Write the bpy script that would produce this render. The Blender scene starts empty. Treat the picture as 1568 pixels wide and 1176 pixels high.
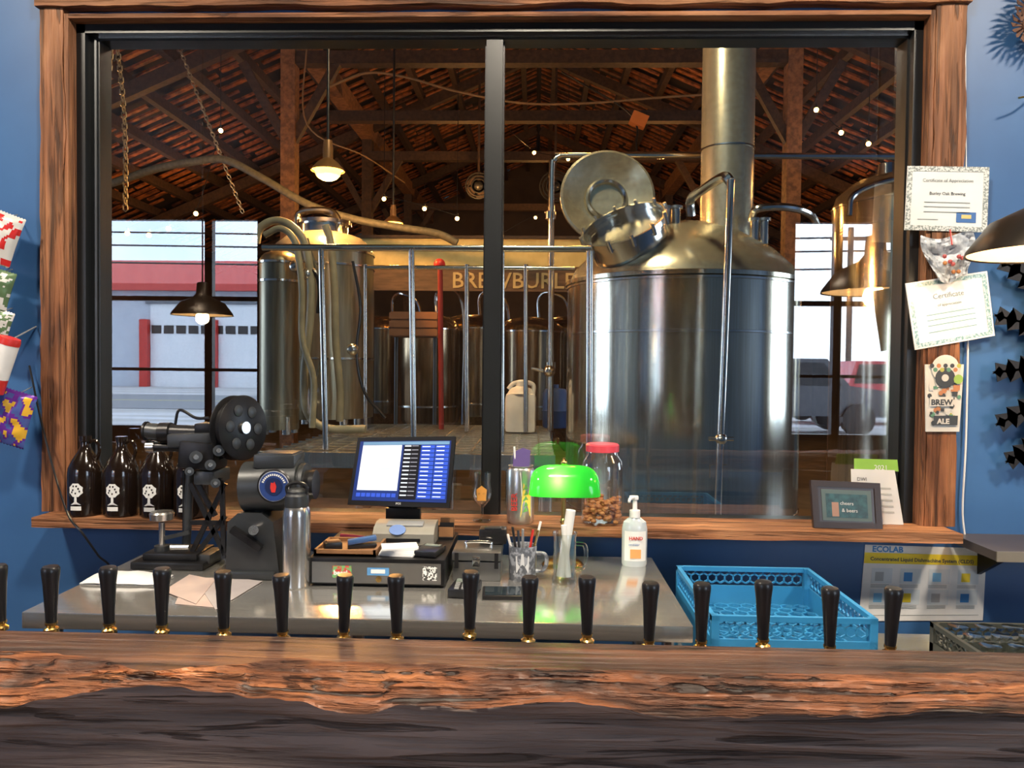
import bpy, bmesh, math, random
from mathutils import Vector, Matrix, Quaternion, noise
random.seed(7)
V=Vector
# ---------------------------------------------------------------- camera
F=1150.0
CAM=V((0,0,1.55))
R=(Matrix.Rotation(math.radians(1.8),3,'Z')@Matrix.Rotation(math.radians(90-1.35),3,'X')@Matrix.Rotation(math.radians(0.6),3,'Z'))
cd=bpy.data.cameras.new('camera'); cam=bpy.data.objects.new('camera',cd)
bpy.context.scene.collection.objects.link(cam)
cam.matrix_world=Matrix.Translation(CAM)@R.to_4x4()
cd.sensor_width=36; cd.lens=F/1568*36; cd.clip_end=300; cd.clip_start=0.02
bpy.context.scene.camera=cam
def ray(px,py): return R@V(((px-784)/F,-(py-588)/F,-1))
def W(px,py,y):
    d=ray(px,py); return CAM+d*(y/d.y)
def G(px,py,z):
    d=ray(px,py); return CAM+d*((z-CAM.z)/d.z)
GLY=2.89
def MR(px,py,y):      # real position of something behind the camera, from its reflection in the glass
    p=W(px,py,2*GLY-y); p.y=y; return p
# ---------------------------------------------------------------- materials
MC={}
def mat(name,c,rough=.5,metal=0.,c2=None,sc=(1,1,1),ns=8,bump=0,emis=0,coat=0,det=6,lo=.35,hi=.65,ec=None):
    if name in MC: return MC[name]
    m=bpy.data.materials.new(name); m.use_nodes=True; nt=m.node_tree; N=nt.nodes; L=nt.links
    b=N['Principled BSDF']
    b.inputs['Base Color'].default_value=(*c,1); b.inputs['Roughness'].default_value=rough; b.inputs['Metallic'].default_value=metal
    b.inputs['Coat Weight'].default_value=coat; b.inputs['Coat Roughness'].default_value=.15
    if c2 is None: c2=tuple(x*.85 for x in c)
    tc=N.new('ShaderNodeTexCoord'); mp=N.new('ShaderNodeMapping'); mp.inputs['Scale'].default_value=sc
    nz=N.new('ShaderNodeTexNoise'); nz.inputs['Scale'].default_value=ns; nz.inputs['Detail'].default_value=det
    cr=N.new('ShaderNodeValToRGB'); cr.color_ramp.elements[0].position=lo; cr.color_ramp.elements[1].position=hi
    cr.color_ramp.elements[0].color=(*c2,1); cr.color_ramp.elements[1].color=(*c,1)
    L.new(tc.outputs['Object'],mp.inputs[0]); L.new(mp.outputs[0],nz.inputs['Vector']); L.new(nz.outputs[0],cr.inputs[0]); L.new(cr.outputs[0],b.inputs['Base Color'])
    if bump:
        bp=N.new('ShaderNodeBump'); bp.inputs['Strength'].default_value=bump; bp.inputs['Distance'].default_value=.01
        L.new(nz.outputs[0],bp.inputs['Height']); L.new(bp.outputs[0],b.inputs['Normal'])
    if emis:
        b.inputs['Emission Color'].default_value=(*(ec or c),1); b.inputs['Emission Strength'].default_value=emis
    MC[name]=m; return m
def wood(name,cols,axis='X',rough=.5,bump=.6,s1=2.2,s2=1.0,crack=.6,coat=0,dist=.01):
    """grained timber: broad colour patches * stretched grain * dark cracks"""
    m=bpy.data.materials.new(name); m.use_nodes=True; nt=m.node_tree; N=nt.nodes; L=nt.links; b=N['Principled BSDF']
    tc=N.new('ShaderNodeTexCoord')
    def nz(sc,scale,det,distn=0.):
        mp=N.new('ShaderNodeMapping'); mp.inputs['Scale'].default_value=sc if axis=='X' else (sc[1],sc[2],sc[0])
        n=N.new('ShaderNodeTexNoise'); n.inputs['Scale'].default_value=scale; n.inputs['Detail'].default_value=det; n.inputs['Distortion'].default_value=distn
        L.new(tc.outputs['Object'],mp.inputs[0]); L.new(mp.outputs[0],n.inputs['Vector']); return n.outputs[0]
    a=nz((1.2,4,4),s1,6,.8); g=nz((.7*s2,16*s2,16*s2),4,12,.3); k=nz((.5,9,9),5,10,1.2)
    r=N.new('ShaderNodeValToRGB'); e=r.color_ramp.elements
    e[0].position=.32; e[0].color=(*cols[0],1); e[1].position=.68; e[1].color=(*cols[-1],1)
    for i,c in enumerate(cols[1:-1]):
        q=e.new(.32+.36*(i+1)/(len(cols)-1)); q.color=(*c,1)
    L.new(a,r.inputs[0])
    gr=N.new('ShaderNodeMapRange'); gr.inputs['From Min'].default_value=.3; gr.inputs['From Max'].default_value=.62; gr.inputs['To Min'].default_value=.42; gr.inputs['To Max'].default_value=1.15; L.new(g,gr.inputs[0])
    cr=N.new('ShaderNodeMapRange'); cr.inputs['From Min'].default_value=.36; cr.inputs['From Max'].default_value=.43; cr.inputs['To Min'].default_value=1-crack; cr.inputs['To Max'].default_value=1; L.new(k,cr.inputs[0])
    mu=N.new('ShaderNodeMath'); mu.operation='MULTIPLY'; L.new(gr.outputs[0],mu.inputs[0]); L.new(cr.outputs[0],mu.inputs[1])
    vm=N.new('ShaderNodeVectorMath'); vm.operation='SCALE'; L.new(r.outputs[0],vm.inputs[0]); L.new(mu.outputs[0],vm.inputs['Scale'])
    L.new(vm.outputs[0],b.inputs['Base Color'])
    rr=N.new('ShaderNodeMapRange'); rr.inputs['To Min'].default_value=rough+.18; rr.inputs['To Max'].default_value=rough-.12; L.new(g,rr.inputs[0]); L.new(rr.outputs[0],b.inputs['Roughness'])
    ad=N.new('ShaderNodeMath'); ad.operation='ADD'; L.new(mu.outputs[0],ad.inputs[0]); L.new(a,ad.inputs[1])
    bp=N.new('ShaderNodeBump'); bp.inputs['Strength'].default_value=bump; bp.inputs['Distance'].default_value=dist
    L.new(ad.outputs[0],bp.inputs['Height']); L.new(bp.outputs[0],b.inputs['Normal'])
    b.inputs['Coat Weight'].default_value=coat; b.inputs['Coat Roughness'].default_value=.3; b.inputs['Specular IOR Level'].default_value=.4
    return m
def glassmat(name,tint=(.95,.97,.96),fac=.12,rough=0.0,fres=False):
    m=bpy.data.materials.new(name); m.use_nodes=True; nt=m.node_tree; N=nt.nodes; L=nt.links
    for n in list(N):
        if n.type!='OUTPUT_MATERIAL': N.remove(n)
    out=[n for n in N if n.type=='OUTPUT_MATERIAL'][0]
    t=N.new('ShaderNodeBsdfTransparent'); t.inputs[0].default_value=(*tint,1)
    g=N.new('ShaderNodeBsdfGlossy'); g.inputs['Roughness'].default_value=rough; g.inputs[0].default_value=(1,1,1,1)
    mx=N.new('ShaderNodeMixShader'); mx.inputs[0].default_value=fac
    if fres:
        lw=N.new('ShaderNodeLayerWeight'); lw.inputs[0].default_value=.35
        mt=N.new('ShaderNodeMath'); mt.operation='MULTIPLY_ADD'; mt.inputs[1].default_value=.7; mt.inputs[2].default_value=fac
        L.new(lw.outputs['Facing'],mt.inputs[0]); L.new(mt.outputs[0],mx.inputs[0])
    L.new(t.outputs[0],mx.inputs[1]); L.new(g.outputs[0],mx.inputs[2]); L.new(mx.outputs[0],out.inputs[0])
    return m
BLUE=mat('blue_wall_paint',(.038,.122,.30),.45,c2=(.031,.102,.262),ns=3,bump=.05)
BROWNW=mat('dark_interior_wall',(.07,.045,.03),.7,c2=(.045,.028,.02),ns=2)
DARKW=mat('taproom_dark_panelling',(.035,.028,.024),.7,c2=(.024,.019,.016),ns=2)
TRIMW=wood('rough_trim_wood',[(.12,.045,.02),(.24,.095,.04),(.36,.165,.075)],'Z',.55,.7,1.6,.8,.6)
TRIMH=wood('rough_trim_wood_horizontal',[(.12,.045,.02),(.25,.10,.042),(.36,.165,.075)],'X',.55,.7,1.6,.8,.6)
FRAMEB=mat('black_aluminium',(.018,.02,.022),.35,.3)
BLACK=mat('black_plastic',(.012,.012,.014),.3)
BLACKM=mat('black_enamel_metal',(.02,.02,.022),.35,.5,c2=(.012,.012,.014),ns=20)
DGREY=mat('dark_grey_metal',(.07,.075,.08),.4,.7)
GREY=mat('grey_plastic',(.25,.26,.27),.4)
STEEL=mat('brushed_steel',(.70,.69,.66),.23,.95,c2=(.58,.56,.53),sc=(30,30,.4),ns=6,bump=.02)
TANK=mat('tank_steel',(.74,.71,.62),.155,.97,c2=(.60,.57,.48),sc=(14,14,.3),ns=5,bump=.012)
TANKT=mat('tank_dome_steel_lit',(.70,.65,.50),.27,.78,c2=(.56,.51,.38),sc=(6,6,6),ns=5,bump=.02)  # steel copy for tops and stack, less mirror-like, lit look put into colour
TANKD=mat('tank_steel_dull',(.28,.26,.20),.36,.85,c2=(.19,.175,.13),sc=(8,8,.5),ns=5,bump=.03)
PIPE=mat('polished_pipe',(.78,.77,.74),.17,1)
CTR=mat('counter_steel',(.68,.67,.65),.16,.85,c2=(.56,.555,.54),sc=(.6,20,20),ns=7,bump=.03)
BRASS=mat('brass',(.75,.5,.18),.25,1)
WHITE=mat('white_plastic',(.8,.8,.8),.4)
PAPER=mat('white_paper',(.74,.75,.74),.7,c2=(.68,.69,.68))
RED=mat('red_plastic',(.55,.03,.025),.35)
BARTOP=wood('bar_top_wood',[(.04,.019,.012),(.10,.046,.027),(.16,.072,.038)],'X',.42,.8,1.8,1.0,.7,.1)
BAREDGE=wood('bar_live_edge_wood',[(.04,.018,.012),(.12,.045,.021),(.26,.088,.032),(.42,.16,.06)],'X',.48,1.0,3.2,1.0,.85,.05,.018)
BARFACE=wood('bar_face_wood',[(.14,.10,.085),(.26,.185,.155),(.36,.26,.215)],'X',.6,1.0,1.5,.7,.6,0,.014)
ROOFD=mat('roof_deck_dark',(.018,.010,.006),.8)
SLAT=mat('roof_lath_wood',(.40,.135,.038),.65,c2=(.08,.025,.009),sc=(2,2,2),ns=5,det=8)
BEAM=mat('timber_beam',(.06,.032,.019),.65,c2=(.025,.014,.009),sc=(3,3,3),ns=6,bump=.4)
CONC=mat('concrete',(.18,.155,.12),.45,c2=(.10,.088,.07),ns=4,bump=.1)
WFLOOR=mat('wood_floor',(.12,.07,.04),.4,c2=(.07,.04,.025),sc=(1,8,1),ns=5)
GLASSC=glassmat('clear_glassware',(.93,.95,.94),.06,.02,True)
WINGL=glassmat('window_glass',(.93,.96,.94),.16)
# ---------------------------------------------------------------- mesh builder
class B:
    def __init__(s,name): s.name=name; s.bm=bmesh.new(); s.ms=[]
    def mi(s,m):
        if m not in s.ms: s.ms.append(m)
        return s.ms.index(m)
    def faces(s,vs,fs,m,sm=False):
        bv=[s.bm.verts.new(v) for v in vs]; i=s.mi(m); out=[]
        for f in fs:
            try:
                fc=s.bm.faces.new([bv[k] for k in f]); fc.material_index=i; fc.smooth=sm; out.append(fc)
            except ValueError: pass
        return bv,out
    def box(s,c,sz,m,rot=None,bev=0):
        c=V(c); h=V(sz)/2; vs=[V((x*h.x,y*h.y,z*h.z)) for x in(-1,1) for y in(-1,1) for z in(-1,1)]
        if rot is not None:
            if isinstance(rot,(tuple,list)):
                rot=Matrix.Rotation(rot[2],3,'Z')@Matrix.Rotation(rot[1],3,'Y')@Matrix.Rotation(rot[0],3,'X')
            vs=[rot@v for v in vs]
        vs=[v+c for v in vs]
        bv,fs=s.faces(vs,[(0,1,3,2),(4,6,7,5),(0,4,5,1),(2,3,7,6),(0,2,6,4),(1,5,7,3)],m)
        if bev:
            es=list({e for f in fs for e in f.edges})
            r=bmesh.ops.bevel(s.bm,geom=es,offset=bev,segments=2,profile=.6,affect='EDGES')
            for f in r['faces']: f.material_index=s.mi(m); f.smooth=True
    def mm(s,a,b,m,bev=0):
        a=V(a);b=V(b); s.box((a+b)/2,[abs(b[i]-a[i]) for i in range(3)],m,bev=bev)
    def bar(s,p0,p1,w,h,m):   # rectangular beam between two points
        p0=V(p0);p1=V(p1); d=p1-p0; q=d.to_track_quat('Y','Z').to_matrix()
        s.box((p0+p1)/2,(w,d.length,h),m,rot=q)
    def lathe(s,o,prof,m,seg=32,ax=(0,0,1),sx=1,sy=1):
        o=V(o); q=V((0,0,1)).rotation_difference(V(ax).normalized()).to_matrix(); i=s.mi(m)
        rings=[]
        for r,z in prof:
            if r<1e-6: rings.append([s.bm.verts.new(o+q@V((0,0,z)))])
            else: rings.append([s.bm.verts.new(o+q@V((r*sx*math.cos(2*math.pi*k/seg),r*sy*math.sin(2*math.pi*k/seg),z))) for k in range(seg)])
        for a,b in zip(rings,rings[1:]):
            for k in range(seg):
                k2=(k+1)%seg
                if len(a)==1 and len(b)==1: continue
                if len(a)==1: f=[a[0],b[k2],b[k]]
                elif len(b)==1: f=[a[k],a[k2],b[0]]
                else: f=[a[k],a[k2],b[k2],b[k]]
                fc=s.bm.faces.new(f); fc.material_index=i; fc.smooth=True
    def cyl(s,p0,p1,r,m,r1=None,seg=20):
        p0=V(p0);p1=V(p1); d=p1-p0; r1=r if r1 is None else r1
        s.lathe(p0,[(0,0),(r,0),(r1,d.length),(0,d.length)],m,seg,d)
    def sph(s,c,r,m,sc=(1,1,1),seg=16):
        n=seg//2
        prof=[(math.sin(math.pi*k/n)*r,-math.cos(math.pi*k/n)*r*sc[2]) for k in range(n+1)]
        prof[0]=(0,prof[0][1]); prof[-1]=(0,prof[-1][1])
        s.lathe(c,prof,m,seg,sx=sc[0],sy=sc[1])
    def tube(s,pts,r,m,seg=10,smooth=True,sub=8):
        pts=[V(p) for p in pts]
        if smooth and len(pts)>2:
            P=[pts[0]*2-pts[1]]+pts+[pts[-1]*2-pts[-2]]; o=[]
            for i in range(1,len(P)-2):
                a,b,c,d=P[i-1:i+3]
                for k in range(sub):
                    t=k/sub; o.append(.5*((2*b)+(c-a)*t+(2*a-5*b+4*c-d)*t*t+(3*b-a-3*c+d)*t**3))
            o.append(pts[-1]); pts=o
        i=s.mi(m); rings=[]; up=None
        for k,p in enumerate(pts):
            t=(pts[min(k+1,len(pts)-1)]-pts[max(k-1,0)]).normalized()
            if up is None:
                up=V((0,0,1)) if abs(t.z)<.9 else V((1,0,0))
            n=(up-t*up.dot(t)).normalized(); up=n; bn=t.cross(n)
            rings.append([s.bm.verts.new(p+(n*math.cos(2*math.pi*j/seg)+bn*math.sin(2*math.pi*j/seg))*r) for j in range(seg)])
        for a,b in zip(rings,rings[1:]):
            for j in range(seg):
                fc=s.bm.faces.new([a[j],a[(j+1)%seg],b[(j+1)%seg],b[j]]); fc.material_index=i; fc.smooth=True
        for rg in(rings[0],rings[-1]):
            fc=s.bm.faces.new(rg); fc.material_index=i
    def grid(s,fn,nu,nv,m,mf=None):
        vs=[[s.bm.verts.new(fn(i/nu,j/nv)) for j in range(nv+1)] for i in range(nu+1)]
        for i in range(nu):
            for j in range(nv):
                fc=s.bm.faces.new([vs[i][j],vs[i+1][j],vs[i+1][j+1],vs[i][j+1]]); fc.smooth=True
                fc.material_index=s.mi(mf(i,j) if mf else m)
    def prism(s,poly,n,t,m):
        n=V(n).normalized()*t; k=len(poly); a=[V(p) for p in poly]
        s.faces(a+[p+n for p in a],[tuple(range(k)),tuple(range(2*k-1,k-1,-1))]+[(i,(i+1)%k,(i+1)%k+k,i+k) for i in range(k)],m)
    def text(s,st,M,size,m,ext=.001,align='LEFT',bold=0):
        cu=bpy.data.curves.new('t','FONT'); cu.body=st; cu.size=size; cu.extrude=ext; cu.align_x=align; cu.offset=bold; cu.resolution_u=2
        ob=bpy.data.objects.new('t',cu); bpy.context.scene.collection.objects.link(ob)
        bpy.context.view_layer.update(); dg=bpy.context.evaluated_depsgraph_get()
        me=bpy.data.meshes.new_from_object(ob.evaluated_get(dg))
        s.faces([M@v.co for v in me.vertices],[tuple(p.vertices) for p in me.polygons],m)
        bpy.data.objects.remove(ob); bpy.data.meshes.remove(me)
    def done(s,ang=35,parent=None):
        bmesh.ops.recalc_face_normals(s.bm,faces=s.bm.faces)
        xs=[v.co for v in s.bm.verts]
        o=V(((min(v.x for v in xs)+max(v.x for v in xs))/2,(min(v.y for v in xs)+max(v.y for v in xs))/2,min(v.z for v in xs)))
        bmesh.ops.translate(s.bm,verts=s.bm.verts,vec=-o)
        me=bpy.data.meshes.new(s.name); s.bm.to_mesh(me); s.bm.free()
        for m in s.ms: me.materials.append(m)
        me.set_sharp_from_angle(angle=math.radians(ang))
        ob=bpy.data.objects.new(s.name,me); ob.location=o; bpy.context.scene.collection.objects.link(ob)
        return ob
class Panel:     # a flat rectangular thing given by 4 corners TL,TR,BR,BL
    def __init__(s,b,tl,tr,br,bl,t,m):
        s.b=b; s.c=[V(tl),V(tr),V(br),V(bl)]
        s.u=(s.c[1]-s.c[0]).normalized(); s.v=(s.c[0]-s.c[3]).normalized(); s.n=s.u.cross(s.v).normalized()
        s.w=(s.c[1]-s.c[0]).length; s.h=(s.c[0]-s.c[3]).length
        b.prism(s.c,-s.n,t,m)
    def p(s,u,v,off=0):   # v measured downward from the top
        a=s.c[0].lerp(s.c[1],u); d=s.c[3].lerp(s.c[2],u); return a.lerp(d,v)+s.n*off
    def r(s,u0,v0,u1,v1,m,off=.0012):
        s.b.faces([s.p(u0,v0,off),s.p(u1,v0,off),s.p(u1,v1,off),s.p(u0,v1,off)],[(0,1,2,3)],m)
    def rim(s,w,m,off=.0012):
        a=w/s.w; c=w/s.h
        s.r(0,0,1,c,m,off); s.r(0,1-c,1,1,m,off); s.r(0,c,a,1-c,m,off); s.r(1-a,c,1,1-c,m,off)
    def t(s,st,u,v,size,m,align='LEFT',off=.0015,bold=0):
        p=s.p(u,v,off); v2=s.n.cross(s.u)
        M=Matrix(((s.u.x,v2.x,s.n.x,p.x),(s.u.y,v2.y,s.n.y,p.y),(s.u.z,v2.z,s.n.z,p.z),(0,0,0,1)))
        s.b.text(st,M,size,m,.0002,align,bold)
def light(name,loc,pw,col,rad=.05,kind='POINT',**k):
    l=bpy.data.lights.new(name,kind); l.energy=pw; l.color=col
    if kind in('POINT','SPOT'): l.shadow_soft_size=rad
    o=bpy.data.objects.new(name,l); o.location=loc; bpy.context.scene.collection.objects.link(o)
    for a,b in k.items(): setattr(l,a,b)
    return o
# ================================================================ ROOM SHELL
WY=2.80; WB=2.95; TY=2.762; SY=2.64
xl=W(98,400,TY).x; xr=W(1425,400,TY).x; zt=W(784,17,TY).z; zs=W(784,806,SY).z
b=B('wall_back')
b.mm((-8,WY,-.1),(xl,WB,7.9),BLUE); b.mm((xr,WY,-.1),(8,WB,7.9),BLUE)
b.mm((xl,WY,zt),(xr,WB,7.9),BLUE); b.mm((xl,WY,-.1),(xr,WB,zs-.035),BLUE); b.done()
wl0=-6.0; wl1=MR(402,400,-4).x; wr0=MR(1209,400,-4).x; wr1=6.0
wz0=MR(300,661,-4).z; wz1=MR(300,328,-4).z
b=B('wall_front')
for x0,x1 in((-6.5,wl0),(wl1,wr0),(wr1,6.5)): b.mm((x0,-4.15,-.1),(x1,-4,4.0),DARKW)
for x0,x1 in((wl0,wl1),(wr0,wr1)):
    b.mm((x0,-4.15,-.1),(x1,-4,wz0),DARKW); b.mm((x0,-4.15,wz1),(x1,-4,4.0),DARKW)
b.done()
b=B('wall_left'); b.mm((-6.65,-4.15,-.1),(-6.5,WY,4.0),BLUE); b.done()
b=B('wall_right'); b.mm((6.5,-4.15,-.1),(6.65,WY,4.0),BLUE); b.done()
b=B('ceiling'); b.mm((-6.65,-4.15,4.0),(6.65,WY,4.1),DARKW); b.done()
b=B('floor'); b.mm((-6.65,-4.15,-.1),(6.65,WY,0),WFLOOR); b.done()
for i,(x0,x1,ms) in enumerate(((wl0,wl1,[MR(318,400,-4).x]),(wr0,wr1,[MR(1285,400,-4).x]))):
    b=B('window_%d'%(i+2)); t=.035
    for x in [x0+t,x1-t]: b.mm((x-t,-4.14,wz0),(x+t,-4.0,wz1),FRAMEB)
    for x in ms: b.mm((x-.05,-4.12,wz0),(x+.05,-4.02,wz1),FRAMEB)
    zm=MR(300,457,-4).z
    for z,h in((wz0+t,t),(wz1-t,t),(zm,.03),(MR(300,566,-4).z,.02)): b.mm((x0,-4.12,z-h),(x1,-4.02,z+h),FRAMEB)
    b.done()
# --- big interior window
GI=(W(158,400,2.87).x,W(1378,400,2.87).x,W(784,64,2.87).z,W(784,788,2.86).z)
b=B('window_1')
y0,y1=2.85,2.93
b.mm((xl,y0,zs-.03),(GI[0],y1,zt),FRAMEB); b.mm((GI[1],y0,zs-.03),(xr,y1,zt),FRAMEB)
b.mm((GI[0],y0,GI[2]),(GI[1],y1,zt),FRAMEB); b.mm((GI[0],y0,zs-.03),(GI[1],y1,GI[3]),FRAMEB)
b.mm((xl+.017,2.815,zs),(xl+.05,2.85,zt-.017),FRAMEB); b.mm((xr-.05,2.815,zs),(xr-.017,2.85,zt-.017),FRAMEB); b.mm((xl+.017,2.815,zt-.05),(xr-.017,2.85,zt-.017),FRAMEB)
b.mm((GI[0],2.842,GI[2]+.006),(GI[1],2.85,GI[2]+.018),STEEL); b.mm((GI[0]-.016,2.842,GI[3]),(GI[0]-.008,2.85,GI[2]),DGREY); b.mm((GI[1]+.008,2.842,GI[3]),(GI[1]+.016,2.85,GI[2]),STEEL)
mx0=W(742,400,2.85).x; mx1=W(767,400,2.85).x
b.mm((mx0,2.845,GI[3]),(mx1,2.929,GI[2]),FRAMEB)
b.mm((mx0-.006,2.87,GI[3]),(mx1+.006,2.92,GI[2]),BLACKM)
for x0,x1 in((GI[0],mx0),(mx1,GI[1])):
    b.faces([(x0,GLY,GI[3]),(x1,GLY,GI[3]),(x1,GLY,GI[2]),(x0,GLY,GI[2])],[(0,1,2,3)],WINGL)
b.done()
# --- wood trim
def rough(x0,x1,z0,z1,y0,y1,m,name,vert=True,amp=.006):
    b=B(name); n=90
    def fn(u,v):
        ring=[(0,0),(0,1),(1,1),(1,0),(0,0)]
        c=ring[int(round(v*4))]
        if vert:
            z=z0+(z1-z0)*u; x=(x0 if c[0]==0 else x1)+amp*(noise.noise(V((c[0]*7,0,z*3.5)))*2+noise.noise(V((c[0]*7,3,z*14)))*.7)
            return V((x,(y1 if c[1]==0 else y0),z))
        x=x0+(x1-x0)*u; z=(z0 if c[0]==0 else z1)+amp*(noise.noise(V((x*3.5,c[0]*7,0)))*2+noise.noise(V((x*14,c[0]*7,3)))*.7)
        return V((x,(y1 if c[1]==0 else y0),z))
    b.grid(fn,n,4,m)
    bmesh.ops.holes_fill(b.bm,edges=[e for e in b.bm.edges if e.is_boundary])
    return b
ox0=W(62,400,TY).x; ox1=W(1472,400,TY).x; TF=WY-.001
b=rough(ox0,xl,zs,zt+.02,TY,TF,TRIMW,'trim_1'); b.mm((xl,TY+.004,zs),(xl+.016,2.849,zt),TRIMW); b.done()
b=rough(xr,ox1,zs,zt+.02,TY,TF,TRIMW,'trim_2'); b.mm((xr-.016,TY+.004,zs),(xr,2.849,zt),TRIMW); b.done()
b=rough(ox0-.01,ox1+.01,zt+.02,zt+.19,TY-.015,TF,TRIMH,'trim_3',False); b.mm((xl+.016,TY+.004,zt-.016),(xr-.016,2.849,zt),TRIMH); b.done()
b=rough(W(48,800,SY).x,W(1475,820,SY).x,zs-.034,zs,SY,TF,TRIMH,'window_sill',False,.002); b.mm((xl,WY,zs-.034),(xr,2.85,zs),TRIMH); b.done()
# ================================================================ BREWERY SHELL
RZ,SL=7.5,.43
b=B('floor_brewery'); b.mm((-8,WB,-.1),(8,22,0),CONC); b.done()
def sidewall(name,x0,x1):
    b=B(name); ez=RZ-SL*8+.15
    b.mm((x0,2.85,-.1),(x1,4.0,ez),BROWNW); b.mm((x0,6.8,-.1),(x1,22.2,ez),BROWNW)
    b.mm((x0,4.0,-.1),(x1,6.8,.8),BROWNW); b.mm((x0,4.0,3.2),(x1,6.8,ez),BROWNW); b.done()
sidewall('wall_brewery_left',-8.15,-8); sidewall('wall_brewery_right',8,8.15)
for i,x in enumerate((-8.07,8.07)):
    b=B('window_%d'%(i+4))  # left one is out of view, added as fill light for the brewery
    for y in(4.03,5.4,6.77): b.mm((x-.04,y-.03,.8),(x+.04,y+.03,3.2),FRAMEB)
    for z in(.83,2.0,3.17): b.mm((x-.03,4.0,z-.03),(x+.03,6.8,z+.03),FRAMEB)
    b.done()
b=B('wall_brewery_far'); b.prism([(-8,22,-.1),(8,22,-.1),(8,22,RZ-SL*8+.1),(0,22,RZ+.1),(-8,22,RZ-SL*8+.1)],(0,1,0),.15,BROWNW); b.done()
b=B('roof')
for s_ in(-1,1):
    b.prism([(0,2.85,RZ+.12),(s_*8.2,2.85,RZ-SL*8.2+.12),(s_*8.2,22.2,RZ-SL*8.2+.12),(0,22.2,RZ+.12)],(0,0,1),.08,ROOFD)
    y=3.2
    while y<22:
        x=0.05
        while x<7.9:
            ln=random.uniform(.7,2.2); xe=min(x+ln,7.95); dz=random.uniform(-.02,.02); dy=random.uniform(-.03,.03)
            if random.random()>.08: b.bar((s_*x,y+dy,RZ-SL*x+.05+dz),(s_*xe,y+dy,RZ-SL*xe+.05+dz),random.uniform(.05,.11),.03,SLAT)
            x=xe+random.uniform(.02,.16)
        y+=.235
    for x in [.3+.62*k for k in range(13)]:
        b.mm((s_*x-.05,3.1,RZ-SL*x-.15),(s_*x+.05,22,RZ-SL*x-.01),BEAM)
b.done()
b=B('roof_timber_frame')
HX=3.15; HZ=RZ-SL*HX-.17
BEAML=mat('timber_beam_light',(.26,.125,.055),.65,c2=(.11,.052,.025),sc=(3,3,3),ns=6,bump=.4)
for s_ in(-1,1): b.mm((s_*HX-.11,3.1,HZ-.28),(s_*HX+.11,22,HZ),BEAML)
for k,y in enumerate((5.2,9.5,11.7,13.9,18.3)):
    b.mm((-HX-.1,y-.08,5.32),(HX+.1,y+.08,5.48),BEAM)
    for s_ in(-1,1):
        if y!=11.7: b.bar((s_*.05,y,RZ-.25),(s_*7.9,y,RZ-SL*7.9-.27),.12,.18,BEAM)
        if y in(9.5,13.9,18.3,):
            b.mm((s_*HX-.09,y-.09,0),(s_*HX+.09,y+.09,HZ),BEAML if y==9.5 else BEAM)
            for d in(-1,1): b.bar((s_*HX,y,4.3),(s_*HX+d*.6,y,5.35),.09,.11,BEAM)
b.done()
b=B('ceiling_conduit')
CB=mat('cable_tan',(.22,.14,.07),.5)
b.tube([W(500,135,9.3),W(560,112,9.3),W(620,118,9.3),W(700,140,9.3),W(800,158,9.3),W(900,158,9.3),W(1000,150,9.3),W(1075,145,9.3)],.015,CB)
b.tube([W(470,60,9.3),W(470,190,9.3),W(560,240,9.3),W(620,280,10)],.010,CB)
b.tube([W(860,110,9.3),W(965,175,9.3),W(975,230,9.3)],.012,BLACK)
b.box(W(978,184,9.3),(.2,.12,.15),mat('orange_box',(.6,.2,.05),.5),rot=(0,.4,0)); b.done()
# ================================================================ LIGHT
AMB=(1,.44,.12)
AMBM=mat('warm_bulb',(1,.6,.25),emis=30,ec=(1,.50,.14))
def pendant_ind(px,py,y,r,pw):
    p=W(px,py,y); b=B('industrial_pendant_light')
    b.lathe(p,[(r,0),(r*.93,.02),(r*.6,r*.5),(r*.3,r*.72),(r*.3,r*1.3),(r*.25,r*1.8),(0,r*1.82)],mat('shade_enamel',(.25,.13,.05),.35,.3),24)
    b.lathe(p,[(r*.9,.01),(r*.5,r*.4),(0,r*.45)],mat('shade_inner',(.9,.6,.3),.5,emis=7,ec=(1,.42,.06)),24)
    b.sph(p-V((0,0,r*.05)),r*.66,mat('pendant_globe',(1,.8,.4),emis=8,ec=(1,.50,.08)),(1.15,1.15,.8))
    zz=RZ-SL*abs(p.x)-.1
    b.cyl(p+V((0,0,r*1.5)),V((p.x,p.y,zz)),.012,BLACK); b.done()
    light('lamp_brewery',p+V((0,0,-r*1.0)),pw,AMB,.06)
pendant_ind(502,262,6.0,.135,200)
pendant_ind(602,342,8.2,.11,130)
for i,(x,y,z,pw) in enumerate(((-5.5,7,3.2,95),(4.6,7.5,3.6,75),(-1.2,12.5,4.2,90),(2.0,12.5,4.2,80),(-5.5,12,3.6,90),(5.5,12.5,3.6,90),(0,17,4.3,90),(0.4,6.2,4.8,40))):
    light('lamp_brewery',(x,y,z),pw,AMB,.08)
b=B('kettle_fill_light'); b.lathe((-.2,4.1,4.9),[(.30,0),(.28,.05),(.16,.22),(.09,.28),(.09,.42),(0,.43)],STEEL,32); b.lathe((-.2,4.1,4.92),[(.27,0),(0,.01)],mat('kettle_fill_lens',(1,.9,.7),emis=8,ec=(1,.85,.6)),32); b.cyl((-.2,4.1,5.3),(-.2,4.1,7.3),.01,BLACK,seg=8); b.done()  # out-of-view fixture, added to brighten the kettle and its dome
light('lamp_kettle_fill',(-.2,4.1,4.88),125,(1,.80,.48),kind='AREA',shape='DISK',size=.5)  # added fill for the kettle dome
b=B('string_lights')
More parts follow.
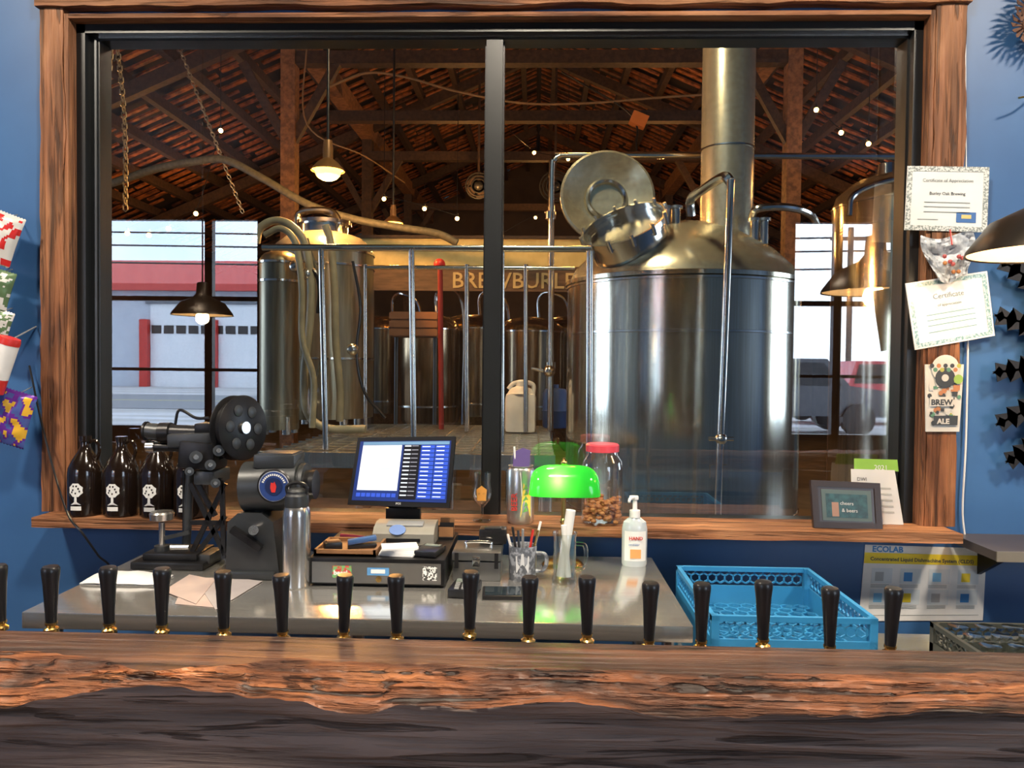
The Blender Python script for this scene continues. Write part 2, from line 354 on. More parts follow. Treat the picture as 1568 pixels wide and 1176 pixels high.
chains=[[(165,345,9),(195,352,9),(228,355,9),(258,345,9),(300,322,9),(338,195,9)],
        [(1250,163,9),(1288,198,9),(1330,215,9)],
        [(650,315,14),(652,350,14),(700,375,14),(740,372,14),(820,330,14),(870,325,14),(920,322,14),(1010,310,14)],
        [(760,180,12),(818,230,12),(870,240,12)],[(588,300,10),(650,315,10),(700,330,10)]]
for c in chains:
    P=[W(*q) for q in c]
    b.tube(P,.006,BLACK,6)
    b.tube([P[0],V((P[0].x,P[0].y,RZ-SL*abs(P[0].x)))],.005,BLACK,5,False); b.tube([P[-1],V((P[-1].x,P[-1].y,RZ-SL*abs(P[-1].x)))],.005,BLACK,5,False)
    for p in P: b.sph(p-V((0,0,.04)),.028,AMBM,seg=10); b.cyl(p-V((0,0,.02)),p+V((0,0,.03)),.013,BLACK,seg=8)
b.done()
# daylight
w=bpy.data.worlds.new('overcast_sky'); bpy.context.scene.world=w; w.use_nodes=True; N=w.node_tree.nodes; L=w.node_tree.links
bg=N['Background']; tc=N.new('ShaderNodeTexCoord'); nz=N.new('ShaderNodeTexNoise'); nz.inputs['Scale'].default_value=3; nz.inputs['Detail'].default_value=5
cr=N.new('ShaderNodeValToRGB'); cr.color_ramp.elements[0].color=(.46,.66,.96,1); cr.color_ramp.elements[1].color=(.82,.91,1,1)
cr.color_ramp.elements[0].position=.35; cr.color_ramp.elements[1].position=.65
L.new(tc.outputs['Generated'],nz.inputs[0]); L.new(nz.outputs[0],cr.inputs[0]); L.new(cr.outputs[0],bg.inputs[0]); bg.inputs[1].default_value=8.5
def portal(loc,rot,sx,sy):
    o=light('daylight_portal',loc,1,(1,1,1),kind='AREA',shape='RECTANGLE',size=sx,size_y=sy); o.rotation_euler=rot; o.data.cycles.is_portal=True
portal(((wl0+wl1)/2,-4.2,(wz0+wz1)/2),(math.pi/2,0,0),wl1-wl0,wz1-wz0)
portal(((wr0+wr1)/2,-4.2,(wz0+wz1)/2),(math.pi/2,0,0),wr1-wr0,wz1-wz0)
portal((-8.2,5.4,2.0),(0,-math.pi/2,0),2.4,2.8); portal((8.2,5.4,2.0),(0,math.pi/2,0),2.4,2.8)
for x in(-2.6,0,2.6):
    for y in(.9,):
        b=B('taproom_fill_light'); b.lathe((x,y,3.9),[(0,0),(.2,0),(.22,.03),(.22,.1),(0,.1)],mat('fill_light_diffuser',(1,.85,.65),emis=6,ec=(1,.8,.55)),24); b.done()  # unseen fixtures added to carry the taproom fill
        o=light('lamp_taproom_fill',(x,y,3.86),135,(1,.86,.68),kind='AREA',shape='DISK',size=.4)  # added fill light for counter and blue wall
SHD=mat('lamp_shade_bronze',(.06,.05,.04),.35,.8); SHI=mat('lamp_shade_inside',(.9,.75,.5),.5,emis=1.2,ec=(1,.6,.25))
def bar_pendant(p,r=.23,pw=14):
    b=B('pendant_lamp'); b.lathe(p,[(r,0),(r*.98,.015),(r*.72,r*.42),(r*.3,r*.62),(r*.2,r*.75),(r*.18,r*1.1),(0,r*1.15)],SHD,40)
    b.lathe(p,[(r*.97,.004),(r*.7,r*.38),(r*.28,r*.57),(0,r*.6)],SHI,40)
    b.sph(p+V((0,0,r*.22)),.04,AMBM); b.cyl(p+V((0,0,r*1.1)),V((p.x,p.y,4.0)),.006,BLACK,seg=8); b.done()
    light('lamp_bar',p+V((0,0,-.02)),pw,(1,.7,.4),.05)
bar_pendant(W(1612,388,2.3),pw=6)
bar_pendant(MR(310,483,0.0),pw=7)
# ================================================================ OUTSIDE (seen reflected)
b=B('ground_outside'); b.mm((-120,-140,-.35),(120,-4.15,-.2),mat('snowy_gravel',(.6,.6,.62),.9,c2=(.34,.33,.31),sc=(.15,1,1),ns=.6)); b.done()
b=B('road'); b.mm((-120,-34,-.2),(120,-22,-.17),mat('asphalt',(.24,.25,.27),.9)); b.mm((-120,-28.1,-.17),(120,-27.9,-.165),mat('road_paint',(.7,.6,.2),.8)); b.done()
SID=mat('white_siding',(.55,.60,.68),.7,sc=(1,1,12),ns=3); RR=mat('red_roof',(.62,.07,.06),.6)
b=B('garage_building'); yb=-48
x0=MR(165,500,yb).x-14; x1=MR(402,500,yb).x+6; ze=MR(300,440,yb).z; zr=MR(300,405,yb).z
b.mm((x0,yb-12,-.2),(x1,yb,ze),SID)
b.prism([(x0-.6,yb+.8,ze),(x1+.6,yb+.8,ze),(x1-4,yb-6,zr+.9),(x0+4,yb-6,zr+.9)],(0,-.2,1),.2,RR)
b.mm((x0-.6,yb+.3,ze-.3),(x1+.6,yb+.8,ze+.1),RR)
dx0=MR(232,500,yb).x; dx1=MR(402,500,yb).x; dz=MR(300,466,yb).z
b.mm((dx0,yb,-.2),(dx1,yb+.15,dz),mat('garage_door',(.85,.87,.9),.6)); b.mm((dx0-.3,yb,dz),(dx1+.3,yb+.3,dz+.3),mat('door_trim',(.15,.17,.2),.6))
for k in range(9):
    t=dx0+(dx1-dx0)*(k+.5)/9; b.mm((t-.35,yb+.15,MR(300,507,yb).z-.2),(t+.35,yb+.2,MR(300,502,yb).z+.15),BLACK)
for x in(MR(330,500,yb).x,dx0-.3): b.mm((x-.3,yb+.2,-.2),(x+.3,yb+.6,MR(300,490,yb).z),RED)
b.done()
b=B('utility_pole'); py0=-37; px_=MR(1300,500,py0).x; PW=mat('pole_wood',(.12,.09,.07),.8)
b.cyl((px_,py0,-.2),(px_,py0,9.5),.15,PW); b.mm((px_-1.1,py0-.1,8.8),(px_+1.1,py0+.1,8.95),PW)
for x in(-14,px_+12.): b.cyl((x,py0,-.2),(x,py0,9.5),.15,PW)
for z in(7.2,8.2,8.95): b.tube([(-60,py0,z+.3),(-14,py0,z),((px_-14)/2,py0,z-.6),(px_,py0,z),(60,py0,z+.2)],.05,BLACK,6)
b.done()
def truck(px,y,m):
    b=B('parked_truck'); c=MR(px,560,y); c.z=-.17
    body=[(-2.6,.5),(2.6,.5),(2.6,1.15),(1.5,1.3),(.9,2.0),(-.7,2.0),(-.9,1.3),(-2.6,1.3)]
    b.prism([(c.x+a,y-.95,c.z+z) for a,z in body],(0,1,0),1.9,m)
    b.prism([(c.x+a,y+.955,c.z+z) for a,z in[(-.75,1.3),(1.3,1.3),(.8,1.9),(-.6,1.9)]],(0,1,0),.02,BLACK)
    for a in(-1.7,1.7):
        for s_ in(-1,1): b.cyl((c.x+a,y+s_*.95-.12,c.z+.42),(c.x+a,y+s_*.95+.12,c.z+.42),.42,BLACK)
    b.done()
truck(1325,-19,mat('truck_red',(.6,.03,.05),.3,coat=.6)); truck(1195,-15,mat('truck_black',(.05,.05,.06),.3,coat=.6))
# ================================================================ BREWING VESSELS
def ring(b,c,r,z,t,m,seg=48): b.lathe((c[0],c[1],z),[(r,-t),(r+t,-t*.7),(r+t,t*.7),(r,t)],m,seg)
kc=W(1042,500,5.6); kr=.835; ks=2.13
b=B('brew_kettle')
b.lathe((kc.x,kc.y,0),[(0,.3),(kr-.05,.3),(kr,.36),(kr,ks)],TANK,128)
b.lathe((kc.x,kc.y,0),[(kr,ks),(kr-.012,ks+.05),(kr*.93,ks+.14),(kr*.78,ks+.26),(kr*.5,ks+.40),(kr*.25,ks+.47),(0,ks+.49)],TANKT,128)
for z in(.55,ks-.34,ks): ring(b,kc,kr-.002,z,.010,PIPE,128)
ring(b,kc,kr-.004,ks+.03,.02,TANK,128)
for a in range(4):
    t=a*math.pi/2+.6; b.cyl((kc.x+.65*math.cos(t),kc.y+.65*math.sin(t),0),(kc.x+.65*math.cos(t),kc.y+.65*math.sin(t),.35),.05,STEEL)
sp=W(1112,340,5.7); b.lathe((sp.x,sp.y,ks+.25),[(.26,0),(.25,.06),(.192,.12),(.192,RZ-SL*abs(sp.x)-ks-.27)],TANKT,48)
ring(b,sp,.190,ks+1.05,.008,PIPE); 
mc=W(962,365,5.15); ax=V((-.42,-.55,.9)).normalized()
b.lathe(mc-ax*.12,[(.27,-.08),(.27,.20),(.30,.20),(.30,.235),(.282,.235),(.282,.17),(0,.17)],PIPE,56,ax)
for k in range(12):
    t=k*.5236; q=V((0,0,1)).rotation_difference(ax); pp=mc-ax*.12+q@V((.298*math.cos(t),.298*math.sin(t),.21)); b.cyl(pp-ax*.03,pp+ax*.05,.013,STEEL,seg=8)
lc=W(930,302,5.35); la=V((.06,-1,.12)).normalized()
b.lathe(lc,[(.335,0),(.335,.02),(.318,.03),(.30,.02),(.22,-.03),(.145,-.05),(.14,-.03),(.125,-.03),(.12,-.055),(0,-.06)],TANKT,64,la)
b.lathe(lc-la*.01,[(.335,0),(.2,-.08),(0,-.1)],TANKT,64,la)
b.lathe(lc-la*.01,[(.12,-.015),(.135,.0),(.15,-.02)],PIPE,40,la)
b.bar(lc-la*.09,mc+V((.12,.25,.05)),.05,.03,STEEL); b.bar(lc-la*.09+V((.05,0,-.25)),mc+V((.2,.25,.0)),.03,.03,STEEL)
for px,py,h in((1020,338,.16),(1035,342,.2),(1000,345,.1),(1155,350,.1),(1170,352,.12)):
    p=W(px,py,5.3); b.cyl(p-V((0,0,.1)),p+V((0,0,h*.5)),.03,PIPE); b.lathe(p+V((0,0,h*.5)),[(0,0),(.045,0),(.045,.02),(0,.02)],STEEL,16)
b.tube([W(1150,335,5.4),W(1160,320,5.3),W(1200,317,5.3),W(1235,325,5.4),W(1250,345,5.6),W(1252,380,5.8)],.028,PIPE)
b.tube([W(1058,330,4.95),W(1058,305,4.9),W(1080,288,4.7),W(1108,271,4.4),W(1119,279,4.35)],.03,PIPE)
b.box((kc.x+.1,kc.y-kr-.005,.9),(.12,.012,.08),STEEL); b.done()
b=B('handrail')
PR=.0185; ry=4.4
zp=1.035
def vp(px0,py0,px1,y,z1,r=PR): 
    p=W(px0,py0,y); q=W(px1,650,y); b.cyl(V((q.x,y,z1)),V((p.x,y,p.z)),r,PIPE,seg=14)
vp(492,380,499,ry+.1,zp); vp(630,380,634,ry+.1,zp); vp(768,380,768,ry+.1,zp); vp(903,385,905,ry-.1,0,.02)
z_=W(650,380,ry+.1).z
b.cyl((W(402,378,ry+.1).x,ry+.1,z_),(W(905,385,ry+.1).x,ry+.1,z_),.02,PIPE,seg=14)
vp(715,405,715,5.9,zp); vp(805,405,805,5.9,zp); vp(560,405,560,5.9,zp,.015)
z2=W(700,410,5.9).z; b.cyl((W(560,410,5.9).x,5.9,z2),(W(880,410,5.9).x,5.9,z2),.017,PIPE,seg=12)
b.done()
b=B('process_pipe'); 
b.tube([W(1119,276,4.3),W(1117,330,4.3),W(1108,560,4.3),W(1099,785,4.3)+V((0,0,0)),V((W(1096,900,4.3).x,4.3,0))],.021,PIPE,14)
pv=W(1104,672,4.3); b.cyl(pv-V((.07,0,0)),pv+V((.07,0,0)),.012,PIPE); b.sph(pv,.035,PIPE)
b.done()
b=B('overhead_pipe'); y=6.3
b.tube([W(1560,240,y),W(1200,239,y),W(880,238,y),W(858,239,y),W(848,246,y),W(845,262,y),W(844,400,y),W(843,600,y)+V((0,0,-.0)),V((W(843,640,y).x,y,1.015))],.026,PIPE,14)
for px,py in((843,560),(843,330)): p=W(px,py,y); b.cyl(p-V((0,0,.03)),p+V((0,0,.03)),.045,PIPE)
p=W(832,568,y-.05); b.tube([p,p+V((-.1,0,.02))],.015,PIPE,8,False); b.sph(p+V((.05,0,0)),.05,PIPE)
b.done()
b=B('brewery_platform')
PX0=W(395,700,4.42).x; PX1=W(850,700,4.42).x; GRT=mat('platform_grating',(.26,.25,.21),.4,.7,c2=(.09,.08,.07),sc=(1,1,1),ns=40,lo=.45,hi=.55)
b.mm((PX0,4.42,.97),(PX1,6.9,1.0),GRT); b.mm((PX0,4.38,.94),(PX1,4.42,1.03),STEEL)
for k in range(15):
    yy=4.55+k*.16; b.mm((PX0,yy,1.0),(PX1,yy+.02,1.012),STEEL)
for k in range(12):
    xx=PX0+.1+k*(PX1-PX0-.2)/11; b.mm((xx,4.5,.999),(xx+.012,6.85,1.010),STEEL)
for x in(PX0+.05,(PX0+PX1)/2,PX1-.05):
    for yy in(4.45,6.8): b.cyl((x,yy,0),(x,yy,.97),.035,STEEL)
b.done()
def vessel(name,px,y,r,z0,zsh,dome,m=TANKD,cone=0,seg=64,bands=(),py=500,mt=None):
    c=W(px,py,y); b=B(name)
    prof=[(0,z0)]+([(.06,z0),(r,z0+cone)] if cone else [(r,z0)])+[(r,zsh)]
    b.lathe((c.x,c.y,0),prof,m,seg)
    b.lathe((c.x,c.y,0),[(r,zsh),(r*.95,zsh+dome*.35),(r*.75,zsh+dome*.7),(r*.4,zsh+dome*.94),(.0,zsh+dome)],mt or m,seg)
    for z in bands+(zsh,): ring(b,c,r-.003,z,.012,PIPE,seg)
    for a in range(4):
        t=a*math.pi/2+.78
        if z0>.15: b.cyl((c.x+.8*r*math.cos(t),c.y+.8*r*math.sin(t),0 if z0<1 else 1.014),(c.x+.8*r*math.cos(t),c.y+.8*r*math.sin(t),z0+cone+.1),.035,STEEL)
    return b,c
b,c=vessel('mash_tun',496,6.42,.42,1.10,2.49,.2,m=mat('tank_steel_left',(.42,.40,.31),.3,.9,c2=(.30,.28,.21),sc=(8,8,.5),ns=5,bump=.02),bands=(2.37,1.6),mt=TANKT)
b.lathe((c.x,c.y,2.65),[(.2,0),(.2,.09),(.23,.09),(.23,.12),(0,.14)],PIPE,32)
b.tube([W(455,345,6.4),W(458,327,6.4),W(480,322,6.4),W(508,325,6.4),W(520,342,6.35),W(524,372,6.25)],.03,PIPE)
b.done()
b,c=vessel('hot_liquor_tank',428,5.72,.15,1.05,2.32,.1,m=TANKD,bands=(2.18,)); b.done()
HOSE=mat('hose_tan',(.30,.28,.20),.5,c2=(.21,.195,.14)); HG=mat('hose_grey',(.10,.097,.072),.6,c2=(.06,.058,.044),sc=(1,1,1),ns=30)
b=B('transfer_hose')
b.tube([W(392,372,5.5),W(398,350,5.5),W(420,338,5.5),W(445,345,5.5),W(466,372,5.5),W(476,430,5.5),W(474,500,5.5),W(466,570,5.5),W(470,630,5.5),W(500,655,5.5),W(560,657,5.5)],.030,HOSE,12)
b.tube([W(405,360,5.42),W(430,350,5.42),W(452,372,5.42),W(462,440,5.42),W(463,520,5.42),W(480,580,5.42),W(478,655,5.42)],.024,HOSE,12)
b.tube([W(498,345,5.8),W(506,372,5.8),W(512,440,5.8),W(514,520,5.8),W(521,600,5.8),W(520,645,5.8)],.03,HOSE,12)
b.tube([W(455,420,5.5),W(480,415,5.5),W(490,440,5.5),W(488,480,5.5)],.02,BLACK,10)
b.tube([W(540,400,5.8),W(552,470,5.8),W(546,540,5.8),W(558,600,5.8),W(590,640,5.8)],.012,BLACK,8)
b.tube([W(470,365,5.55),W(490,440,5.55),W(497,520,5.55),W(480,600,5.55)],.012,HG,8)
for px,py in((470,420),(540,535),(452,408)): b.sph(W(px,py,5.5),.045,STEEL)
b.done()
b=B('ventilation_hose')
b.tube([W(90,275,7),W(150,285,7),W(240,258,7),W(300,247,7),W(345,245,7),W(400,272,7),W(470,312,7),W(540,335,7),W(610,348,7),W(670,358,7),W(700,372,7)],.036,HG,14); b.done()
b=B('hoist_chain'); CH=mat('chain_brass',(.38,.33,.22),.4,.8)
def chain(p0,p1,sag,n):
    for k in range(n):
        t=(k+.5)/n; p=p0.lerp(p1,t)+V((sag*math.sin(math.pi*t),0,0)); d=(p1-p0).normalized()
        s_=V((1,0,0)) if k%2 else V((0,1,0)); L_=(p1-p0).length/n*.72
        b.tube([p-d*L_,p-d*L_*.5+s_*.018,p+d*L_*.5+s_*.018,p+d*L_,p+d*L_*.5-s_*.018,p-d*L_*.5-s_*.018,p-d*L_],.006,CH,5,False)
chain(W(172,20,6),W(192,322,6),.04,34); chain(W(175,20,5.6),W(155,250,5.6),.0,26); chain(W(262,40,8.3),W(372,326,8.3),.0,44); b.done()
for px,y,r,zsh in((655,8.4,.36,1.95),(722,9.2,.40,2.0),(812,8.8,.40,1.95),(872,9.4,.4,2.0),(590,9.6,.42,2.0)):
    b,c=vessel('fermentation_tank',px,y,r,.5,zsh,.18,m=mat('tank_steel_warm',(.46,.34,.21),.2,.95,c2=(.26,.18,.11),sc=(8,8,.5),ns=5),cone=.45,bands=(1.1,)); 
    b.tube([(c.x+.1,c.y,zsh+.15),(c.x+.1,c.y,zsh+.4),(c.x+.25,c.y-.1,zsh+.45),(c.x+r+.05,c.y-.1,zsh+.2),(c.x+r+.05,c.y-.1,.9)],.02,PIPE); b.done()
b,c=vessel('conditioning_tank',1392,7.4,.70,.4,3.12,.34,m=TANK,bands=(2.9,),py=400,mt=TANKT)
p=W(1358,268,7.2); b.cyl(p-V((0,0,.1)),p+V((0,0,.1)),.08,PIPE)
b.tube([W(1300,330,6.8),W(1306,300,6.8),W(1340,282,6.8),W(1380,272,6.8)],.025,PIPE); b.done()
TAN=mat('tan_painted_beam',(.70,.60,.27),.6,c2=(.58,.48,.2)); SGN=mat('sign_board_wood',(.14,.08,.045),.6,c2=(.08,.045,.025),sc=(1,6,6),ns=6)
y=8.0; a=W(548,365,y); c=W(900,411,y)
b=B('loft_beam'); b.mm((a.x,y,c.z),(c.x+.6,y+.25,a.z),TAN); b.mm((a.x,y-.04,a.z),(c.x+.6,y+.3,a.z+.03),BEAM)
for x in(a.x+.08,c.x+.5): b.mm((x-.06,y+.05,0),(x+.06,y+.2,c.z),BEAM)
b.done()
b=B('brewery_sign'); z1=W(700,411,y).z; z0=W(700,446,y).z
b.mm((W(562,430,y).x,y-.03,z0),(W(892,430,y).x,y-.002,z1+.02),SGN)
M=Matrix.Translation((W(692,441,y).x,y-.035,W(692,441,y).z))@Matrix.Rotation(math.pi/2,4,'X')
b.text('BREWBURLEY',M,.235,mat('sign_letters',(.55,.43,.2),.5),.01,bold=.002); b.done()
b=B('plastic_jug'); p=V((W(797,640,6.1).x,6.1,1.014))
b.box(p+V((0,0,.16)),(.25,.2,.32),WHITE,bev=.04); b.lathe(p+V((0,0,.315)),[(.11,0),(.085,.04),(.04,.06),(.04,.085),(0,.085)],WHITE,24)
b.tube([p+V((.1,0,.30)),p+V((.1,0,.385)),p+V((.02,0,.41)),p+V((-.06,0,.395)),p+V((-.1,0,.35))],.018,WHITE); b.done()
b=B('chemical_drum'); p=V((W(853,640,6.0).x,6.62,1.014)); BD=mat('blue_drum',(.03,.1,.4),.4)
b.lathe(p,[(0,0),(.1,0),(.11,.02),(.11,.14),(.116,.15),(.11,.16),(.11,.3),(.09,.34),(.03,.35),(.03,.38),(0,.38)],BD,32); b.done()
b=B('red_paddle'); b.cyl((W(676,640,6.3).x,6.3,1.014),W(674,412,6.3),.022,mat('red_paint',(.22,.02,.02),.45)); b.sph(W(673,405,6.3),.05,RED); b.done()
b=B('wooden_crate'); a=W(598,477,7.2); c=W(668,516,7.2); WC=mat('crate_wood',(.22,.10,.05),.6)
b.mm((a.x,7.2,c.z),(c.x,7.5,a.z),WC)
for k in range(3): z=c.z+(a.z-c.z)*(k+.5)/3; b.mm((a.x-.01,7.185,z-.03),(c.x+.01,7.2,z+.03),WC)
for x in(a.x+.03,c.x-.03): b.cyl((x,7.35,0),(x,7.35,c.z),.02,DGREY)
b.done()
def fan(px,py,y,r):
    b=B('wall_fan'); p=W(px,py,y)
    for rr in(r,r*.8,r*.55,r*.3): b.tube([p+V((rr*math.cos(t*.3927),-.03,rr*math.sin(t*.3927))) for t in range(17)],.012,DGREY,6)
    for k in range(5):
        t=k*1.2566; b.bar(p,p+V((r*.9*math.cos(t),0,r*.9*math.sin(t))),.02,.2,BEAM)
    b.sph(p,.08,DGREY); b.bar(p,V((p.x,y,RZ-SL*abs(p.x))),.04,.04,BEAM); b.done()
fan(733,285,13,.22); fan(850,286,13,.26)
# ================================================================ BACK COUNTER
cz=.88
cf=G(550,948,cz).y; cx0=G(35,936,cz).x; cx1=G(1065,964,cz).x; cb=2.655
b=B('steel_counter')
b.mm((cx0,cf,cz-.045),(cx1,cb,cz),CTR,bev=.004)
for x in(cx0+.05,(cx0+cx1)/2,cx1-.05):
    for y in(cf+.06,cb-.05): b.cyl((x,y,0),(x,y,cz-.04),.022,STEEL)
b.mm((cx0+.03,cf+.04,.28),(cx1-.03,cb-.04,.31),CTR); b.done()
dz=.70
b=B('sink_drainboard'); dx1_=3.1
b.mm((cx1+.015,1.70,dz-.04),(dx1_,2.45,dz-.002),CTR)
for x in(cx1+.06,1.9,dx1_-.05):
    for y in(1.76,2.39): b.cyl((x,y,0),(x,y,dz-.04),.022,STEEL)
b.done()
# ================================================================ BAR
def interp(tab,x):
    if x<=tab[0][0]: return tab[0][1]
    for (a,p),(c,q) in zip(tab,tab[1:]):
        if x<=c:
            t=(x-a)/(c-a); t=t*t*(3-2*t); return p+(q-p)*t
    return tab[-1][1]
BZ=1.062
low=[(-300,1085),(0,1080),(100,1068),(220,1046),(350,1062),(450,1075),(550,1092),(650,1080),(720,1086),(850,1077),(950,1082),(1050,1101),(1200,1096),(1350,1095),(1568,1088),(1900,1090)]
up=[(-300,990),(0,994),(110,1004),(230,1026),(330,1014),(450,1008),(600,1012),(760,1022),(900,1024),(1100,1030),(1300,1030),(1568,1028),(1900,1028)]
BX0,BX1=-2.6,2.6
yb_=1.325
def fbm(x,k,s): return noise.noise(V((x,k,s)))+.5*noise.noise(V((x*2.1,k*2.1,s+5)))+.25*noise.noise(V((x*4.3,k*4.3,s+9)))
def barpt(u,v):
    x=BX0+(BX1-BX0)*u; px=784+ (x+.037)/1.18*F
    zl=W(px,interp(low,px)+7*noise.noise(V((x*9,0,4)))+5*noise.noise(V((x*26,0,14))),1.15).z; yu=G(px,interp(up,px)+6*noise.noise(V((x*11,0,8)))+4*noise.noise(V((x*30,0,18))),BZ).y
    rows=[(yb_,.80),(yb_+.0,.95),(yb_,BZ-.006),(yb_-.006,BZ)]
    for k in range(1,5): t=k/4; rows.append((yb_-.006+(yu-yb_+.006)*t,BZ-.002*t*t+noise.noise(V((x*14,k*3,0)))*.0015))
    for k in range(1,21):
        t=k/20; y=yu+(1.150-yu)*t**.9; z=BZ+(zl-BZ)*t**1.15
        d=(fbm(x*4,k*.22,3)*.004+fbm(x*22,k*.6,7)*.0026+fbm(x*60,k*1.4,17)*.0012-max(0,noise.noise(V((x*2.6,k*.5,1))))*.006)*math.sin(min(1,t*1.2)*math.pi*.8+.2)
        rows.append((y-d*.5,z+d*.9))
    for k in range(1,21):
        t=k/20; d=noise.noise(V((x*3,t*4,9)))*.005+noise.noise(V((x*7,t*30,2)))*.0028
        rows.append((1.153+.012*min(1,t*5)-d,zl+(.80-zl)*t))
    rows.append((1.31,.80))
    k=int(round(v*(len(rows)-1))); return V((x,rows[k][0],rows[k][1]))
NR=4+4+20+20+1-1
b=B('bar_counter')
b.grid(barpt,1000,NR,BARTOP,lambda i,j: BARTOP if j<7 else (BAREDGE if j<27 else BARFACE))
bmesh.ops.holes_fill(b.bm,edges=[e for e in b.bm.edges if e.is_boundary])
b.mm((BX0+.02,1.19,0),(BX1-.02,1.29,.80),BARFACE)
b.done(60)
b=B('draft_tower'); 
b.mm((-2.2,1.345,.84),(2.2,1.43,.960),STEEL,bev=.01)
for x in(-1.9,-.6,.6,1.9): b.mm((x-.05,1.335,0),(x+.05,1.44,.85),STEEL)
b.done()
TAPX=[(0,870),(78,872),(167,873),(248,875),(343,880),(433,885),(527,885),(608,886),(720,880),(810,888),(900,888),(995,897),(1075,898),(1170,895),(1272,905),(1365,905)]
ty=1.385
for i,(px,py) in enumerate(TAPX):
    b=B('beer_tap'); p=W(px,py,ty)
    zt_=p.z; zb=zt_-.100
    tilt=V((random.uniform(-.03,.03),-.03,1)).normalized()
    o=V((p.x,ty,zb))
    b.lathe(o,[(0,0),(.0095,0),(.0100,.008),(.0105,.02),(.0138,.075),(.0162,.096),(.0162,.103),(.0135,.107),(0,.108)],BLACK,20,tilt)
    b.lathe(o-tilt*.022,[(0,0),(.006,0),(.0135,.004),(.0135,.010),(.008,.014),(.011,.018),(.011,.022),(0,.022)],BRASS,16,tilt)
    b.cyl(o-tilt*.02,V((p.x,ty+.01,.962)),.006,BRASS,seg=12)
    b.cyl(V((p.x,ty+.01,.975)),V((p.x,ty+.075,.968)),.011,STEEL,seg=12)
    b.cyl(V((p.x,ty+.07,.97)),V((p.x,ty+.08,.89)),.008,STEEL,seg=12)
    b.done()
# ================================================================ OBJECTS ON SILL
AMG=mat('dark_amber_glass',(.012,.007,.005),.08,coat=.5)
def curved(b,o,r,pts,m,ang0=-math.pi/2):
    vs=[]
    for s_,z in pts:
        t=ang0+s_/r; vs.append(o+V((r*math.cos(t),r*math.sin(t),z)))
    k=len(vs); cx=sum(p[0] for p in pts)/k; cz_=sum(p[1] for p in pts)/k; t=ang0+cx/r
    vs.append(o+V((r*math.cos(t),r*math.sin(t),cz_)))
    b.faces(vs,[(i,(i+1)%k,k) for i in range(k)],m)
SO=2.72
for px in(131,186,241,293):
    q=W(px,770,SO); o=V((q.x,SO,zs)); b=B('glass_growler')
    b.lathe(o,[(0,0),(.055,0),(.060,.006),(.0605,.15),(.058,.175),(.045,.205),(.028,.232),(.0185,.25),(.0175,.27),(.021,.272),(.021,.292),(0,.294)],AMG,40)
    b.tube([o+V((.017,0,.268)),o+V((.035,0,.275)),o+V((.05,0,.258)),o+V((.052,0,.232)),o+V((.043,0,.205))],.006,AMG,8)
    cr_=[(.024*math.cos(t*.3927)*(1+.15*(t%2)),.100+.024*math.sin(t*.3927)*(1+.1*(t%2))) for t in range(16)]
    curved(b,o,.0618,cr_,PAPER); curved(b,o,.0618,[(-.005,.05),(.005,.05),(.004,.09),(-.004,.09)],PAPER)
    curved(b,o,.0618,[(-.02,.046),(.02,.046),(.006,.056),(-.006,.056)],PAPER)
    curved(b,o,.0618,[(-.02,.026),(0,.026),(.02,.026),(.02,.041),(0,.041),(-.02,.041)],PAPER)
    for a,c in((-.010,.1),(.010,.105),(0,.088),(.003,.114),(-.008,.114),(.014,.095),(-.014,.092)): curved(b,o,.0622,[(a-.002,c-.003),(a+.002,c-.003),(a+.003,c+.004),(a-.003,c+.003)],AMG)
    b.done()
b=B('tulip_beer_glass'); q=W(738,790,SO); o=V((q.x,SO,zs))
b.lathe(o,[(0,0),(.032,0),(.033,.003),(.006,.008),(.005,.05),(.012,.058),(.03,.08),(.034,.105),(.029,.14),(.031,.178),(.0295,.178),(.027,.14),(.032,.105),(.028,.082),(0,.06)],GLASSC,32)
curved(b,o,.0345,[(-.016,.08),(.016,.08),(.02,.12),(0,.135),(-.02,.12)],mat('orange_print',(.85,.38,.08),.5)); b.done()
b=B('beer_can'); q=W(797,790,SO); o=V((q.x,SO-.01,zs))
b.lathe(o,[(0,0),(.042,0),(.049,.012),(.049,.19),(.044,.2),(.046,.208),(.04,.208),(.04,.2),(0,.2)],mat('can_aluminium',(.65,.66,.66),.3,.9),40)
LB=mat('label_yellow',(.75,.55,.08),.5); LG=mat('label_green',(.12,.35,.08),.5)
curved(b,o,.0494,[(-.04,.02),(.045,.02),(.045,.15),(0,.19),(-.02,.15)],PAPER); curved(b,o,.0498,[(.0,.03),(.04,.03),(.04,.14),(.01,.15)],LB)
for k in range(5): curved(b,o,.0502,[(.008+.005*(k%2),.045+k*.02),(.03,.05+k*.02),(.02,.065+k*.02)],LG)
b.text('BEER',Matrix.Translation(o+V((-.012,-.0505,.05)))@Matrix.Rotation(math.pi/2,4,'X')@Matrix.Rotation(math.pi/2,4,'Z'),.03,RED,.0005)
b.prism([o+V((-.03,-.01,.19)),o+V((.03,-.01,.19)),o+V((.034,0,.262)),o+V((.005,0,.27)),o+V((-.028,0,.255))],(0,1,0),.012,mat('packet_purple',(.12,.08,.25),.4))
b.cyl(o+V((-.02,0,.2)),o+V((-.025,0,.275)),.004,WHITE,seg=8); b.done()
b=B('glass_jar'); q=W(921,800,SO); o=V((q.x,SO,zs))
b.lathe(o,[(0,.002),(.06,.002),(.072,.012),(.074,.05),(.074,.20),(.07,.228),(.055,.25),(.053,.272)],GLASSC,48)
b.lathe(o,[(0,.262),(.06,.262),(.06,.285),(.055,.29),(0,.29)],mat('jar_lid_pink',(.65,.06,.09),.35),40)
NUT=mat('nuts',(.5,.22,.07),.6,c2=(.3,.1,.03),ns=30)
